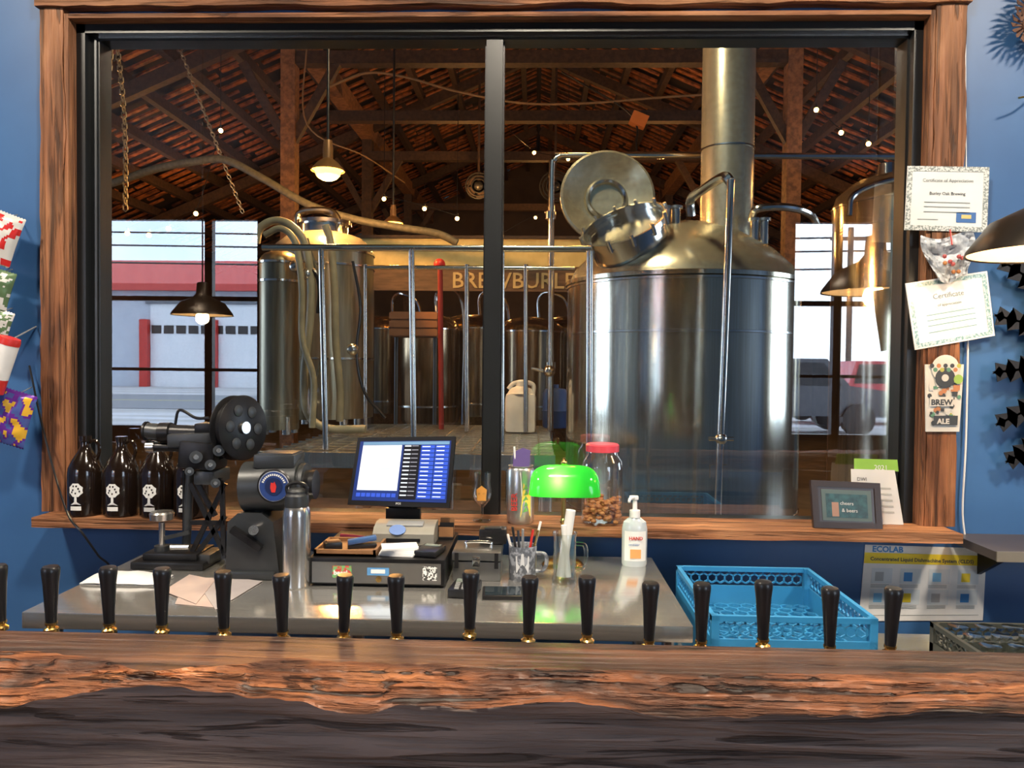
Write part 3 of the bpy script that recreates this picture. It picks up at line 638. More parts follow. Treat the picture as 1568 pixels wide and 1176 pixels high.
for k in range(150):
    t=random.random()*6.28; r=.064*math.sqrt(random.random()); z=.012+random.random()*.085
    b.sph(o+V((r*math.cos(t),r*math.sin(t),z)),.009,NUT,(1.2,.9,.8),8)
b.done()
def panelpx(b,pts,ys,t,m): return Panel(b,*[W(p[0],p[1],yy) for p,yy in zip(pts,ys)],t,m)
b=B('picture_frame')
P=panelpx(b,[(1241,735),(1347,740),(1351,811),(1246,808)],[2.735,2.735,2.70,2.70],.015,mat('frame_dark_wood',(.035,.02,.015),.3))
P.rim(.022,mat('frame_moulding',(.035,.02,.015),.4),.004)
P.r(.14,.18,.86,.84,mat('mat_board',(.11,.16,.16),.5),.002); P.r(.2,.27,.8,.77,mat('photo_teal',(.04,.12,.13),.4,c2=(.02,.05,.06),ns=40),.003)
P.r(.28,.45,.38,.75,mat('photo_skin',(.4,.24,.18),.5),.0035); P.t('cheers',.4,.5,.018,PAPER,off=.004); P.t('& beers',.42,.65,.018,PAPER,off=.004)
b.bar(P.p(.5,.2,-.016),P.p(.5,.98,-.06),.03,.004,BLACK); b.done()
b=B('greeting_card')
P=panelpx(b,[(1303,718),(1370,720),(1385,812),(1306,806)],[2.80,2.80,2.775,2.775],.002,PAPER)
P.t('DWI',.12,.2,.018,mat('ink_grey',(.2,.2,.2),.6)); 
for k in range(5): P.r(.55,.3+k*.1,.85,.33+k*.1,mat('ink_pale',(.5,.52,.5),.6))
P=panelpx(b,[(1308,702),(1374,704),(1376,722),(1308,720)],[2.81,2.81,2.80,2.80],.002,mat('card_green',(.25,.5,.06),.5)); P.t('2021',.45,.9,.025,PAPER); 
b.done()
# ================================================================ OBJECTS ON COUNTER
def at(px,py,z=cz): return G(px,py,z)
b=B('film_projector'); yp=2.46; o=V((W(284,870,yp).x,yp,cz+.001))
def Q(px,py,dy=0): return W(px,py,yp+dy)
b.box(o+V((-.02,0,.012)),(.24,.18,.024),BLACKM,bev=.006); b.box(o+V((-.02,0,.036)),(.18,.14,.025),BLACKM,bev=.006)
b.cyl(o+V((0,0,.02)),Q(293,700),.014,DGREY); b.cyl(Q(283,855,.06),Q(283,720,.06),.008,BLACKM)
for a,c in(((292,740),(345,850)),((345,740),(292,850)),((300,735),(340,735)),((340,735),(343,855)),((292,800),(345,800)),((300,735),(330,790)),((345,790),(300,850))): b.bar(Q(*a,-.03),Q(*c,-.03),.011,.015,BLACKM)
b.box(Q(312,850,0),(.09,.11,.03),DGREY,bev=.005)
b.box(Q(312,695),(.12,.12,.09),BLACKM,rot=(0,.08,0),bev=.01); b.box(Q(300,672),(.15,.1,.045),DGREY,rot=(0,-.05,0),bev=.008); b.box(Q(325,728),(.07,.13,.045),DGREY,bev=.008)
b.cyl(Q(345,665),Q(262,662),.026,BLACKM); b.cyl(Q(262,662),Q(246,662),.033,BLACKM); b.cyl(Q(246,662),Q(226,660),.028,DGREY); b.cyl(Q(226,660),Q(223,660),.032,BLACKM)
b.cyl(Q(285,685),Q(228,684),.015,BLACKM); b.cyl(Q(238,684),Q(226,684),.02,STEEL)
b.box(Q(320,655),(.065,.08,.033),BLACKM,bev=.006); b.cyl(Q(330,645),Q(330,630),.012,STEEL)
b.tube([Q(268,650),Q(275,628),Q(300,640),Q(320,640)],.005,BLACKM,6)
for px,py,r in((300,700,.020),(322,712,.017),(335,690,.018),(290,722,.014),(330,740,.015)): b.cyl(Q(px,py,-.05),Q(px,py,-.085),r,DGREY); b.cyl(Q(px,py,-.085),Q(px,py,-.095),r*.4,STEEL)
rc=Q(366,655,0.0); ra=V((.92,-.38,.05)).normalized()
for off in(-.02,.02): b.lathe(rc+ra*off,[(0,-.002),(.104,-.002),(.108,0),(.104,.002),(0,.002)],BLACKM,48,ra)
b.lathe(rc,[(0,-.02),(.09,-.02),(.09,.02),(0,.02)],BLACK,40,ra); b.lathe(rc+ra*.02,[(.020,0),(.020,.012),(0,.012)],STEEL,24,ra)
qq=V((0,0,1)).rotation_difference(ra)
for k in range(6):
    t=k*1.047; pp=rc+qq@V((.062*math.cos(t),.062*math.sin(t),.022)); b.lathe(pp,[(0,.0),(.017,0),(.019,.002),(.017,.003),(0,.003)],DGREY,16,ra)
b.bar(Q(345,670),rc,.02,.02,BLACKM); b.bar(Q(335,700),Q(372,688),.028,.018,BLACKM)
b.lathe(Q(248,795,-.03),[(0,0),(.037,0),(.039,.02),(.034,.026),(0,.026)],STEEL,28); b.cyl(Q(248,800,-.03),Q(248,860,-.03),.010,STEEL); b.cyl(Q(248,835,-.03),Q(248,850,-.03),.024,DGREY)
b.box(Q(262,852,-.03),(.09,.05,.02),STEEL,bev=.004); b.bar(Q(248,825,-.03),Q(290,815,-.02),.012,.012,DGREY); b.cyl(Q(262,838,-.06),Q(290,838,-.06),.01,STEEL)
b.done()
b=B('bench_grinder'); yg=2.36; 
def Q(px,py,dy=0): return W(px,py,yg+dy)
GM=mat('cast_grey_enamel',(.045,.05,.055),.35,.4)
b.box(V((Q(388,890).x,yg,cz+.013)),(.19,.16,.024),GM,bev=.006)
pr=[(345,884),(348,800),(364,786),(400,786),(418,800),(428,884)]
b.prism([Q(*p,-.065) for p in pr],(0,1,0),.13,GM)
b.cyl(Q(395,790),Q(405,770),.03,GM)
b.cyl(Q(378,745),Q(462,742),.080,GM,seg=40)
b.cyl(Q(462,742),Q(470,742),.068,DGREY,seg=40); b.cyl(Q(470,742),Q(484,742),.046,BLACKM,seg=32)
b.box(Q(428,704),(.13,.11,.045),GM,bev=.008); b.box(Q(430,694),(.11,.1,.012),DGREY,bev=.003)
dc=Q(421,744,-.080); b.lathe(dc,[(0,0),(.052,0),(.054,.004),(.050,.008),(0,.008)],BLACK,40,(0,-1,0))
b.lathe(dc+V((0,-.008,0)),[(0,.0),(.047,0),(.047,.001),(0,.001)],mat('badge_white',(.5,.52,.55),.4),40,(0,-1,0))
b.lathe(dc+V((0,-.0095,0)),[(0,.0),(.045,0),(.045,.001),(0,.001)],mat('badge_blue',(.02,.05,.2),.35),40,(0,-1,0))
b.lathe(dc+V((0,-.011,0)),[(0,.0),(.027,0),(.027,.001),(0,.001)],mat('badge_navy',(.01,.02,.08),.35),40,(0,-1,0))
o=dc+V((0,-.0125,0)); b.prism([o+V((x,0,z)) for x,z in((-.006,-.018),(.005,-.018),(.009,0),(.003,.016),(0,.010),(-.008,.012),(-.010,-.004))],(0,-1,0),.001,RED)
for k in range(14):
    t=math.pi*(.12+.76*k/13); b.box(o+V((.036*math.cos(t),0.001,.036*math.sin(t))),(.004,.001,.006),PAPER,rot=Matrix.Rotation(-(t-math.pi/2),3,'Y'))
b.bar(Q(355,810,-.075),Q(400,840,-.075),.02,.02,BLACKM); b.cyl(Q(388,812,-.06),Q(388,812,-.10),.015,STEEL); b.done()
b=B('steel_water_bottle'); o=at(454,897); 
b.lathe(o,[(0,0),(.038,0),(.041,.004),(.041,.215),(.038,.235),(.034,.243)],STEEL,40)
b.lathe(o,[(.035,.241),(.036,.248),(.034,.275),(.028,.281),(.028,.288),(.021,.295),(0,.297)],DGREY,40)
b.tube([o+V((-.026,0,.271)),o+V((-.03,0,.301)),o+V((0,0,.313)),o+V((.03,0,.301)),o+V((.026,0,.271))],.0055,BLACK,8)
b.done()
dfy=at(575,899).y; dx0=at(470,899).x; dxx=at(682,899).x; dtop=cz+.086; db=2.62
b=B('cash_drawer'); 
b.mm((dx0,dfy,cz+.006),(dxx,db,dtop),BLACKM,bev=.004)
for x in(dx0+.04,dxx-.04):
    for y in(dfy+.04,db-.04): b.cyl((x,y,cz),(x,y,cz+.01),.012,BLACK,seg=10)
P=Panel(b,(dx0+.012,dfy-.004,dtop-.012),(dxx-.012,dfy-.004,dtop-.012),(dxx-.012,dfy-.004,cz+.012),(dx0+.012,dfy-.004,cz+.012),.004,mat('drawer_steel',(.34,.34,.34),.32,.9))
P.r(.43,.22,.6,.6,mat('sticker_blue',(.1,.3,.6),.4)); P.r(.46,.3,.57,.5,mat('sticker_white',(.8,.82,.84),.4),.002); P.r(.86,.12,.97,.8,mat('sticker_pattern',(.85,.85,.83),.5,c2=(.05,.05,.05),ns=200,lo=.48,hi=.52))
P.r(.16,.15,.31,.75,mat('sticker_green',(.15,.4,.15),.4,c2=(.5,.05,.05),ns=90,lo=.45,hi=.55)); P.t('beer!',.17,.6,.02,PAPER,off=.002,bold=.0008)
b.lathe(P.p(.52,.78,.0),[(0,0),(.009,0),(.009,.004),(0,.005)],BRASS,20,(0,-1,0)); b.done()
b=B('wooden_tray'); ty0=dfy+.02
TW=mat('tray_wood',(.25,.12,.05),.5); 
b.mm((dx0+.01,ty0,dtop),(dx0+.20,ty0+.17,dtop+.008),TW)
for a,c in(((dx0+.01,ty0),(dx0+.20,ty0+.008)),((dx0+.01,ty0+.162),(dx0+.20,ty0+.17)),((dx0+.01,ty0),(dx0+.018,ty0+.17)),((dx0+.192,ty0),(dx0+.20,ty0+.17))): b.mm((a[0],a[1],dtop),(c[0],c[1],dtop+.02),TW)
b.done()
b=B('stapler'); o=V((dx0+.14,ty0+.08,dtop+.009)); SB=mat('device_blue',(.05,.12,.3),.3)
b.box(o+V((0,0,.006)),(.09,.03,.012),BLACK,rot=(0,0,.3),bev=.003); b.box(o+V((0,0,.024)),(.09,.026,.016),SB,rot=(0,-.12,.3),bev=.005); b.done()
b=B('note_pad'); o=V((dx0+.265,ty0+.045,dtop)); 
for k in range(5): b.box(o+V((0,0,.003+k*.005)),(.11,.075,.005),PAPER if k%2 else WHITE,rot=(0,0,.1*k-.15))
b.done()
b=B('pill_box'); b.box(V((dx0+.055,ty0+.05,dtop+.022)),(.055,.045,.024),BLACK,rot=(0,0,.4),bev=.006); b.box(V((dx0+.055,ty0+.05,dtop+.036)),(.04,.026,.006),TW,rot=(0,0,.4),bev=.002); b.done()
b=B('calculator'); o=V((dxx-.055,ty0+.05,dtop+.001)); b.box(o+V((0,0,.01)),(.07,.1,.018),BLACK,rot=(0,0,-.2),bev=.004); b.box(o+V((.005,.03,.0195)),(.05,.02,.002),mat('lcd_grey',(.2,.24,.22),.2),rot=(0,0,-.2)); b.done()
b=B('receipt_printer'); q=W(622,800,2.47); o=V((q.x,2.475,dtop)); RP=mat('printer_beige',(.24,.23,.20),.4)
b.prism([o+V((-.10,y,z)) for y,z in((-.06,0),(.05,0),(.05,.062),(.0,.064),(-.045,.052),(-.06,.035))],(1,0,0),.20,RP)
b.box(o+V((0,-.02,.061)),(.12,.035,.006),GREY,rot=(.25,0,0),bev=.002); b.box(o+V((0,-.061,.016)),(.11,.004,.01),BLACK)
b.lathe(o+V((-.02,-.052,.046)),[(0,0),(.018,0),(.018,.004),(0,.004)],mat('oval_blue',(.1,.2,.5),.4),24,(0,-.8,.6),sx=1.5); b.done()
b=B('touchscreen_monitor')
P=panelpx(b,[(548,670),(697,668),(688,778),(532,773)],[2.58,2.56,2.505,2.515],.024,BLACK)
SW=mat('screen_white',(.6,.7,.8),.3,emis=.5,ec=(.72,.84,1)); SBL=mat('screen_blue',(.02,.05,.3),.3,emis=.8,ec=(.04,.10,.62)); SBD=mat('screen_navy',(.01,.02,.1),.3,emis=.5,ec=(.02,.05,.25)); SK=mat('screen_black',(.01,.01,.015),.3)
P.r(.035,.06,.965,.93,SBD,.0008)
P.r(.07,.12,.47,.78,SW,.0016); P.r(.07,.07,.95,.115,mat('screen_bar',(.1,.2,.3),.3,emis=.5,ec=(.2,.35,.6)),.0016)
P.r(.49,.12,.66,.9,SK,.0014)
for k in range(13):
    v=.125+k*.059
    P.r(.50,v,.565,v+.018,SW,.0018); P.r(.575,v+.002,.64,v+.014,mat('screen_grey',(.2,.2,.25),.3,emis=.4,ec=(.4,.45,.55)),.0018)
    for c in range(2):
        u=.67+c*.145; P.r(u,v,u+.135,v+.048,SBL,.0018); P.r(u+.01,v+.013,u+.09,v+.026,SW,.0021)
for k in range(8): u=.07+k*.05; P.r(u,.82,u+.042,.875,SBL,.0018)
for k in range(6): P.r(.12,.22+k*.08,.4-.04*(k%3),.226+k*.08,mat('screen_line',(.5,.6,.7),.3,emis=.4,ec=(.55,.65,.8)),.002)
P.t('POS',.5,.975,.01,WHITE,'CENTER')
nb=P.p(.5,.75,-.02); b.bar(nb,V((nb.x,2.59,dtop+.08)),.10,.02,BLACK); b.box(V((nb.x,2.585,dtop+.045)),(.12,.03,.09),BLACK,bev=.004)
b.done()
b=B('card_holder'); o=V((dxx-.03,2.53,dtop))
b.box(o+V((0,0,.004)),(.05,.06,.008),BLACK,bev=.002)
for k in range(3): b.box(o+V((0,-.018+k*.018,.022+.006*k)),(.048,.003,.035+.012*k),BLACK if k%2 else TW,rot=(-.15,0,0))
b.done()
b=B('marker_pen'); b.cyl((dx0+.03,2.50,dtop+.008),(dx0+.12,2.47,dtop+.008),.007,mat('maroon_plastic',(.2,.02,.05),.35)); b.cyl((dx0+.12,2.47,dtop+.008),(dx0+.15,2.46,dtop+.008),.008,BLACK); b.done()
b=B('steel_cash_box'); a=at(693,889); c=at(766,889); y0=a.y; CBX=mat('cashbox_steel',(.30,.305,.31),.3,.9)
b.mm((a.x,y0,cz),(c.x,y0+.16,cz+.06),CBX,bev=.004); b.mm((a.x-.003,y0-.003,cz+.063),(c.x+.003,y0+.163,cz+.09),CBX,bev=.005)
mx=(a.x+c.x)/2; b.box((mx,y0-.006,cz+.062),(.024,.006,.032),PIPE,bev=.002); b.lathe((mx,y0-.009,cz+.057),[(0,0),(.006,0),(.006,.003),(0,.004)],DGREY,16,(0,-1,0))
b.tube([(mx-.04,y0+.08,cz+.09),(mx-.035,y0+.08,cz+.103),(mx+.035,y0+.08,cz+.103),(mx+.04,y0+.08,cz+.09)],.005,PIPE,8)
for x in(a.x+.012,c.x-.012): b.box((x,y0-.005,cz+.065),(.012,.004,.048),BLACK)
b.done()
b=B('label_maker'); q=V((c.x-.03,y0+.13,cz+.09)); b.box(q+V((0,.0,.026)),(.09,.06,.05),BLACK,bev=.008); b.box(q+V((0,-.015,.053)),(.055,.028,.006),DGREY,bev=.002); b.done()
b=B('card_terminal'); a=at(712,908); b.box(a+V((0,0,.014)),(.08,.12,.026),BLACK,rot=(0,0,-.12),bev=.007); b.box(a+V((0,.03,.028)),(.056,.033,.003),MC['lcd_grey'])
for i in range(3):
    for j in range(4): b.box(a+V((-.02+i*.02,-.05+j*.017,.029)),(.013,.010,.004),GREY)
b.done()
b=B('tablet_computer'); a=at(770,911); b.box(a+V((0,0,.006)),(.12,.10,.012),BLACK,rot=(0,0,.05),bev=.004); b.box(a+V((0,0,.0125)),(.104,.082,.001),mat('tablet_glass',(.02,.03,.04),.05),rot=(0,0,.05)); b.done()
b=B('coffee_mug'); o=at(800,886); MG=mat('mug_grey_pattern',(.26,.28,.32),.35,c2=(.08,.09,.11),ns=60,lo=.45,hi=.55)
b.lathe(o,[(0,0),(.040,0),(.043,.005),(.044,.103),(.042,.108),(.039,.103),(.039,.01),(0,.01)],MG,36)
b.tube([o+V((.041,-.01,.085)),o+V((.07,-.01,.08)),o+V((.075,-.01,.052)),o+V((.062,-.01,.03)),o+V((.041,-.01,.028))],.0065,MG,10)
for k,(dx,dy,cc) in enumerate(((-.03,0,WHITE),(-.01,.02,BLACK),(.02,.01,RED),(.03,-.01,BRASS),(0,-.02,GREY),(-.02,-.02,BLACK),(.035,.02,WHITE))): b.cyl(o+V((dx*.5,dy*.5,.012)),o+V((dx*1.6,dy*1.6,.14+.006*k)),.004,cc,seg=8)
curved(b,o,.0445,[(-.02,.03),(.02,.03),(.022,.08),(0,.09),(-.022,.08)],mat('mug_logo',(.6,.62,.65),.5)); b.done()
b=B('bankers_lamp'); yl=2.525; q=W(860,850,yl); o=V((q.x+.004,yl,cz))
b.lathe(o,[(0,0),(.068,0),(.071,.006),(.06,.016),(.03,.022),(.018,.04),(0,.04)],BRASS,36)
b.sph(o+V((0,0,.15)),.012,BRASS)
GR=bpy.data.materials.new('green_cased_glass'); GR.use_nodes=True; N=GR.node_tree.nodes; L=GR.node_tree.links
pb=N['Principled BSDF']; pb.inputs['Base Color'].default_value=(.0,.26,.03,1); pb.inputs['Roughness'].default_value=.1; pb.inputs['Coat Weight'].default_value=.5
tr=N.new('ShaderNodeBsdfTranslucent'); tr.inputs[0].default_value=(.08,.80,.05,1); mx_=N.new('ShaderNodeMixShader'); mx_.inputs[0].default_value=.30
L.new(pb.outputs[0],mx_.inputs[1]); L.new(tr.outputs[0],mx_.inputs[2]); L.new(mx_.outputs[0],[n for n in N if n.type=='OUTPUT_MATERIAL'][0].inputs[0])
sc_=V((W(864,755,yl).x,yl-.02,W(864,755,yl).z)); A=.119
def shade(u,v):
    x=-A+2*A*u; f=max(0,1-abs(x/A)**4.5)**.35; t=math.pi*v
    return sc_+V((x,-math.cos(t)*.070*(.25+.75*f),math.sin(t)**.8*.098*f-.0))
b.grid(shade,40,20,GR)
b.cyl(o+V((0,0,.03)),V((o.x,o.y,sc_.z+.06)),.007,BRASS)
b.tube([V((o.x,o.y,sc_.z+.05)),V((o.x,o.y,sc_.z+.11)),V((o.x,sc_.y,sc_.z+.112))],.006,BRASS,8); b.sph(V((o.x,sc_.y,sc_.z+.105)),.011,BRASS)
b.sph(sc_+V((-.02,-.005,.055)),.022,mat('lamp_tube',(1,.95,.8),emis=10,ec=(1,.93,.75)),(1.3,1,1)); b.done()
light('lamp_desk',sc_+V((-.025,-.040,.045)),1.2,(1,.93,.72),.012)
b=B('glass_stein'); o=at(864,891)
b.lathe(o,[(0,0),(.038,0),(.040,.008),(.036,.02),(.036,.14),(.039,.155),(.0365,.155),(.0335,.14),(.0335,.022),(0,.018)],GLASSC,32)
b.tube([o+V((.035,0,.12)),o+V((.062,0,.115)),o+V((.066,0,.075)),o+V((.056,0,.045)),o+V((.035,0,.04))],.0065,GLASSC,10)
b.cyl(o+V((-.01,0,.02)),o+V((.018,0,.225)),.015,PAPER,seg=20); b.cyl(o+V((.012,-.01,.02)),o+V((-.004,-.01,.18)),.009,PAPER,seg=14); b.done()
b=B('hand_sanitizer_bottle'); o=at(971,865)
SAN=mat('clear_gel',(.50,.56,.60),.1,coat=.5)
b.lathe(o,[(0,0),(.040,0),(.043,.006),(.043,.125),(.038,.148),(.02,.162),(.016,.167)],SAN,36,sy=.7)
b.lathe(o,[(.018,.163),(.018,.187),(.008,.189),(.007,.222),(0,.222)],WHITE,24); b.box(o+V((-.004,0,.229)),(.03,.02,.014),WHITE,bev=.004); b.tube([o+V((0,0,.231)),o+V((-.02,-.03,.231)),o+V((-.025,-.04,.221))],.005,WHITE,8)
def sanl(u,v):
    t=-math.pi/2+(u-.5)*1.9; return o+V((.0437*math.cos(t),.0437*.7*math.sin(t),.02+.10*v))
b.grid(sanl,14,2,PAPER); 
M=Matrix.Translation(o+V((-.023,-.0325,.092)))@Matrix.Rotation(math.pi/2,4,'X'); b.text('HAND',M,.016,RED,.0003,bold=.0004); b.text('sanitizer',Matrix.Translation(o+V((-.024,-.0325,.073)))@Matrix.Rotation(math.pi/2,4,'X'),.011,mat('ink_blue',(.05,.15,.4),.5),.0003)
b.box(o+V((0,-.0315,.045)),(.036,.002,.03),mat('label_orange',(.8,.35,.12),.5)); b.done()
b=B('folded_towel'); o=at(195,890)
def tw(u,v):
    x=(u-.5)*.24; y=(v-.5)*.10; return o+V((x,y,.006+.022*(math.sin(math.pi*min(1,max(0,u)))**.4)*(math.sin(math.pi*v)**.4)+.004*noise.noise(V((x*20,y*20,0)))))
b.grid(tw,24,12,mat('towel_white',(.65,.66,.68),.9)); b.grid(lambda u,v:o+V(((u-.5)*.24,(v-.5)*.1,.001)),2,2,WHITE); b.done()
b=B('paper_sheet')
pk=mat('paper_pinkish',(.42,.33,.31),.7)
for pts in([(268,925),(345,932),(330,885),(285,885)],[(330,934),(402,890),(350,884),(300,890)],[(250,905),(300,925),(330,888),(290,880)]):
    b.prism([G(px,py,cz+.001+.001*len(b.ms)) for px,py in pts],(0,0,1),.001,pk if pts[0][0]!=330 else mat('paper_grey',(.34,.31,.32),.7))
b.done()
# ---------------------------------------------------------------- glass racks
def honey(b,o,u,v,w,h,c,t,m):
    o=V(o);u=V(u).normalized();v=V(v).normalized(); dx=c*math.sqrt(3); dy=c*1.5
    r=0; y=0
    while y<h+c:
        x=(dx/2 if r%2 else 0)
        while x<w+dx:
            cs=[(x+c*math.sin(k*math.pi/3),y+c*math.cos(k*math.pi/3)) for k in range(6)]
            for k in(0,1,2):
                p,q=cs[k],cs[k+1]
                if all(-1e-3<=a[0]<=w+1e-3 and -1e-3<=a[1]<=h+1e-3 for a in(p,q)):
                    b.bar(o+u*p[0]+v*p[1],o+u*q[0]+v*q[1],t,t,m)
            x+=dx
        y+=dy; r+=1
def rack(name,x0,x1,y0,y1,z0,z1,m,band=.07):
    b=B(name); t=.007
    for z,tt in((z1,.014),(z0+.016,.016)):
        b.mm((x0,y0,z-tt),(x1,y0+.012,z),m); b.mm((x0,y1-.012,z-tt),(x1,y1,z),m); b.mm((x0,y0,z-tt),(x0+.012,y1,z),m); b.mm((x1-.012,y0,z-tt),(x1,y1,z),m)
    for x in(x0,x1-.02):
        for y in(y0,y1-.02): b.mm((x,y,z0),(x+.02,y+.02,z1),m)
    zz=z1-band
    for a in((x0,y0,z0,x1,y0+.006,zz),(x0,y1-.006,z0,x1,y1,zz),(x0,y0,z0,x0+.006,y1,zz),(x1-.006,y0,z0,x1,y1,zz)): b.mm(a[:3],a[3:],m)
    c=.0155
    for yy in(y0+.005,y1-.005): honey(b,(x0+.02,yy,zz),(1,0,0),(0,0,1),x1-x0-.04,z1-zz,c,t*.7,m)
    for xx in(x0+.005,x1-.005): honey(b,(xx,y0+.02,zz),(0,1,0),(0,0,1),y1-y0-.04,z1-zz,c,t*.7,m)
    return b
CRB=mat('crate_blue_plastic',(.03,.24,.52),.4)
rx0=G(1083,936,.91).x; rx1=G(1341,948,.91).x
b=rack('glass_rack',rx0,rx1,1.93,2.42,dz,.915,CRB,.06)
honey(b,(rx0+.01,1.94,.80),(1,0,0),(0,1,0),rx1-rx0-.02,.47,.024,.006,CRB); b.done()
CRG=mat('crate_grey_plastic',(.05,.055,.05),.45)
gx=W(1424,950,2.27).x; 
b=rack('glass_rack',gx,gx+.5,1.78,2.27,dz,.80,CRG,.06)
honey(b,(gx+.01,1.79,dz+.02),(1,0,0),(0,1,0),.48,.47,.024,.006,CRG); b.done()
b=B('upturned_glasses')
for i in range(6):
    for j in range(6):
        o=V((gx+.055+i*.078,1.83+j*.078,dz+.024)); b.lathe(o,[(.030,0),(.032,.03),(.026,.075),(.0275,.082),(.02,.084),(0,.082)],GLASSC,16)
b.done()
# ================================================================ RIGHT WALL THINGS
INK=mat('ink_dark',(.06,.07,.08),.6); INKP=mat('ink_soft',(.25,.28,.28),.6)
b=B('certificate')
yc=TY-.004
P=panelpx(b,[(1390,254),(1515,256),(1511,356),(1385,352)],[yc]*4,.003,PAPER)
GRY=mat('certificate_border',(.62,.64,.62),.6,c2=(.22,.25,.24),ns=160,lo=.45,hi=.55); P.rim(.018,GRY)
P.t('Certificate of Appreciation',.5,.24,.0165,INKP,'CENTER'); P.t('Burley Oak Brewing',.5,.44,.0155,INK,'CENTER'); 
for v in(.55,.62,.7): P.r(.22,v,.78,v+.014,INKP)
P.r(.15,.82,.4,.83,INKP); P.r(.62,.7,.86,.86,mat('seal_blue',(.05,.15,.4),.5)); P.r(.68,.74,.8,.8,mat('seal_gold',(.7,.55,.2),.5),.002); b.done()
b=B('certificate')
P=panelpx(b,[(1386,434),(1511,415),(1523,514),(1401,536)],[yc-.001]*4,.003,mat('laminated_paper',(.60,.64,.65),.2,c2=(.50,.54,.56),ns=14,coat=.6,bump=.15))
P.rim(.02,mat('certificate_green_border',(.40,.50,.48),.3,c2=(.12,.24,.22),ns=140,lo=.42,hi=.58,coat=.6)); P.rim(.006,PAPER,.0018)
P.r(.3,.3,.7,.82,mat('certificate_watermark',(.50,.56,.55),.3,ns=50,coat=.6),.0007)
P.t('Certificate',.5,.3,.026,INKP,'CENTER'); P.t('of appreciation',.5,.42,.014,INKP,'CENTER')
for v in(.52,.6,.68,.78): P.r(.2,v,.8,v+.012,mat('ink_teal',(.20,.36,.36),.6))
b.done()
b=B('plastic_bag')
def bag(u,v):
    px=1428+(u*60)+12*math.sin(v*3+1)*(u-.5)*2-8*(1-v); py=360+v*68+6*math.sin(u*5)
    return W(px,py,2.735+.03*noise.noise(V((u*4,v*4,1)))+.012*noise.noise(V((u*13,v*13,5))))
b.grid(bag,26,26,mat('crumpled_plastic',(.62,.65,.68),.25,c2=(.38,.41,.45),ns=40)); b.tube([W(1455,352,2.745),W(1458,375,2.72)],.003,RED,6,False)
o=W(1462,402,2.71)
for k in range(9): b.sph(o+V((random.uniform(-.04,.05),0,random.uniform(-.04,.03))),.008,NUT if k%2 else mat('wrap_red',(.5,.1,.1),.4),seg=8)
b.done()
b=B('sticker_board'); ST=[mat('st_a',(.68,.68,.64),.5),mat('st_b',(.05,.06,.07),.5),mat('st_c',(.12,.3,.2),.5),mat('st_d',(.5,.22,.1),.5),mat('st_e',(.45,.45,.1),.5)]
P=panelpx(b,[(1417,558),(1476,558),(1469,661),(1418,661)],[yc-.004]*4,.006,ST[0])
def arc(cx,cy,r,m,off,n=18): 
    b.faces([P.p(cx+r*math.cos(k*6.2832/n)/P.w,cy+r*math.sin(k*6.2832/n)/P.h,off) for k in range(n)],[tuple(range(n))],m)
for k in range(60):
    u=random.uniform(.08,.92); v=random.uniform(.06,.94); off=.001+.00007*k
    if k%2: arc(u,v,random.uniform(.005,.012),ST[(0,1,1,4,1,3,0,2)[k//2%8]],off,[18,5,7][k%3])
    else:
        u*=.82; v*=.88; P.r(u,v,u+random.uniform(.08,.2),v+random.uniform(.03,.08),ST[(0,1,1,2,1,0,3)[k//2%7]],off)
arc(.5,.06,.049,ST[0],.0056,30); arc(.5,.2,.036,ST[1],.0062,28); arc(.5,.2,.013,ST[0],.0066,18); arc(.85,.22,.017,mat('st_g',(.3,.5,.1),.5),.0070,20)
for k in range(9): arc(.15+.7*k/8,.02+.06*(k%2),.008,ST[(1,2,3,4,1,2,1,3,4)[k]],.0064,12)
P.r(.1,.48,.75,.62,ST[0],.0062); P.r(.2,.76,.9,.9,ST[1],.0062)
P.t('BREW',.12,.6,.028,ST[1],off=.0068,bold=.001); P.t('ALE',.3,.88,.026,ST[0],off=.0068,bold=.001)
b.done()
b=B('poster')
yw=WY-.003
P=panelpx(b,[(1325,834),(1511,840),(1505,950),(1315,951)],[yw]*4,.002,WHITE)
YL=mat('poster_yellow',(.85,.65,.03),.5); BL=mat('poster_blue',(.05,.25,.6),.5)
P.r(0,.1,1,.24,YL)
P.t('ECOLAB',.06,.085,.030,BL,bold=.001); P.t('Concentrated Liquid Dishmachine System (CLDS)',.05,.2,.0185,INK,bold=.0005)
for i in range(4):
    u=.07+i*.235
    for v in(.3,.58):
        P.r(u,v,u+.17,v+.2,mat('poster_pale',(.66,.72,.76),.6)); P.r(u+.03,v+.05,u+.1,v+.17,[mat('poster_grey',(.4,.43,.46),.6),BL,mat('poster_lb',(.2,.5,.8),.6),YL][(i+(v>.5)*2)%4],.0018)
        for k in range(3): P.r(u,v+.215+k*.016,u+.15,v+.221+k*.016,INKP)
P.r(.04,.92,.96,.925,INKP); b.done()
b=B('wall_shelf'); a=W(1478,826,2.70); b.mm((a.x,2.52,a.z-.03),(a.x+.6,WY-.002,a.z),mat('shelf_dark',(.06,.05,.05),.4)); b.mm((a.x,2.515,a.z-.032),(a.x+.6,2.522,a.z+.002),mat('shelf_edge_alu',(.3,.27,.22),.4,.6)); 
for x in(a.x+.1,a.x+.45): b.prism([(x,WY-.002,a.z-.03),(x,WY-.002,a.z-.15),(x,2.6,a.z-.03)],(1,0,0),.015,BLACKM)
b.done()
b=B('white_cable'); b.tube([W(1478,-60,2.785),W(1478,120,2.785),W(1479,260,2.785),W(1480,400,2.785),W(1482,520,2.785),W(1480,640,2.785),W(1478,700,2.785),W(1474,780,2.785),W(1478,826,2.785)],.0035,WHITE,6); b.done()
b=B('metal_leaf_wall_art'); LM=mat('leaf_dark_metal',(.025,.022,.02),.4,.5)
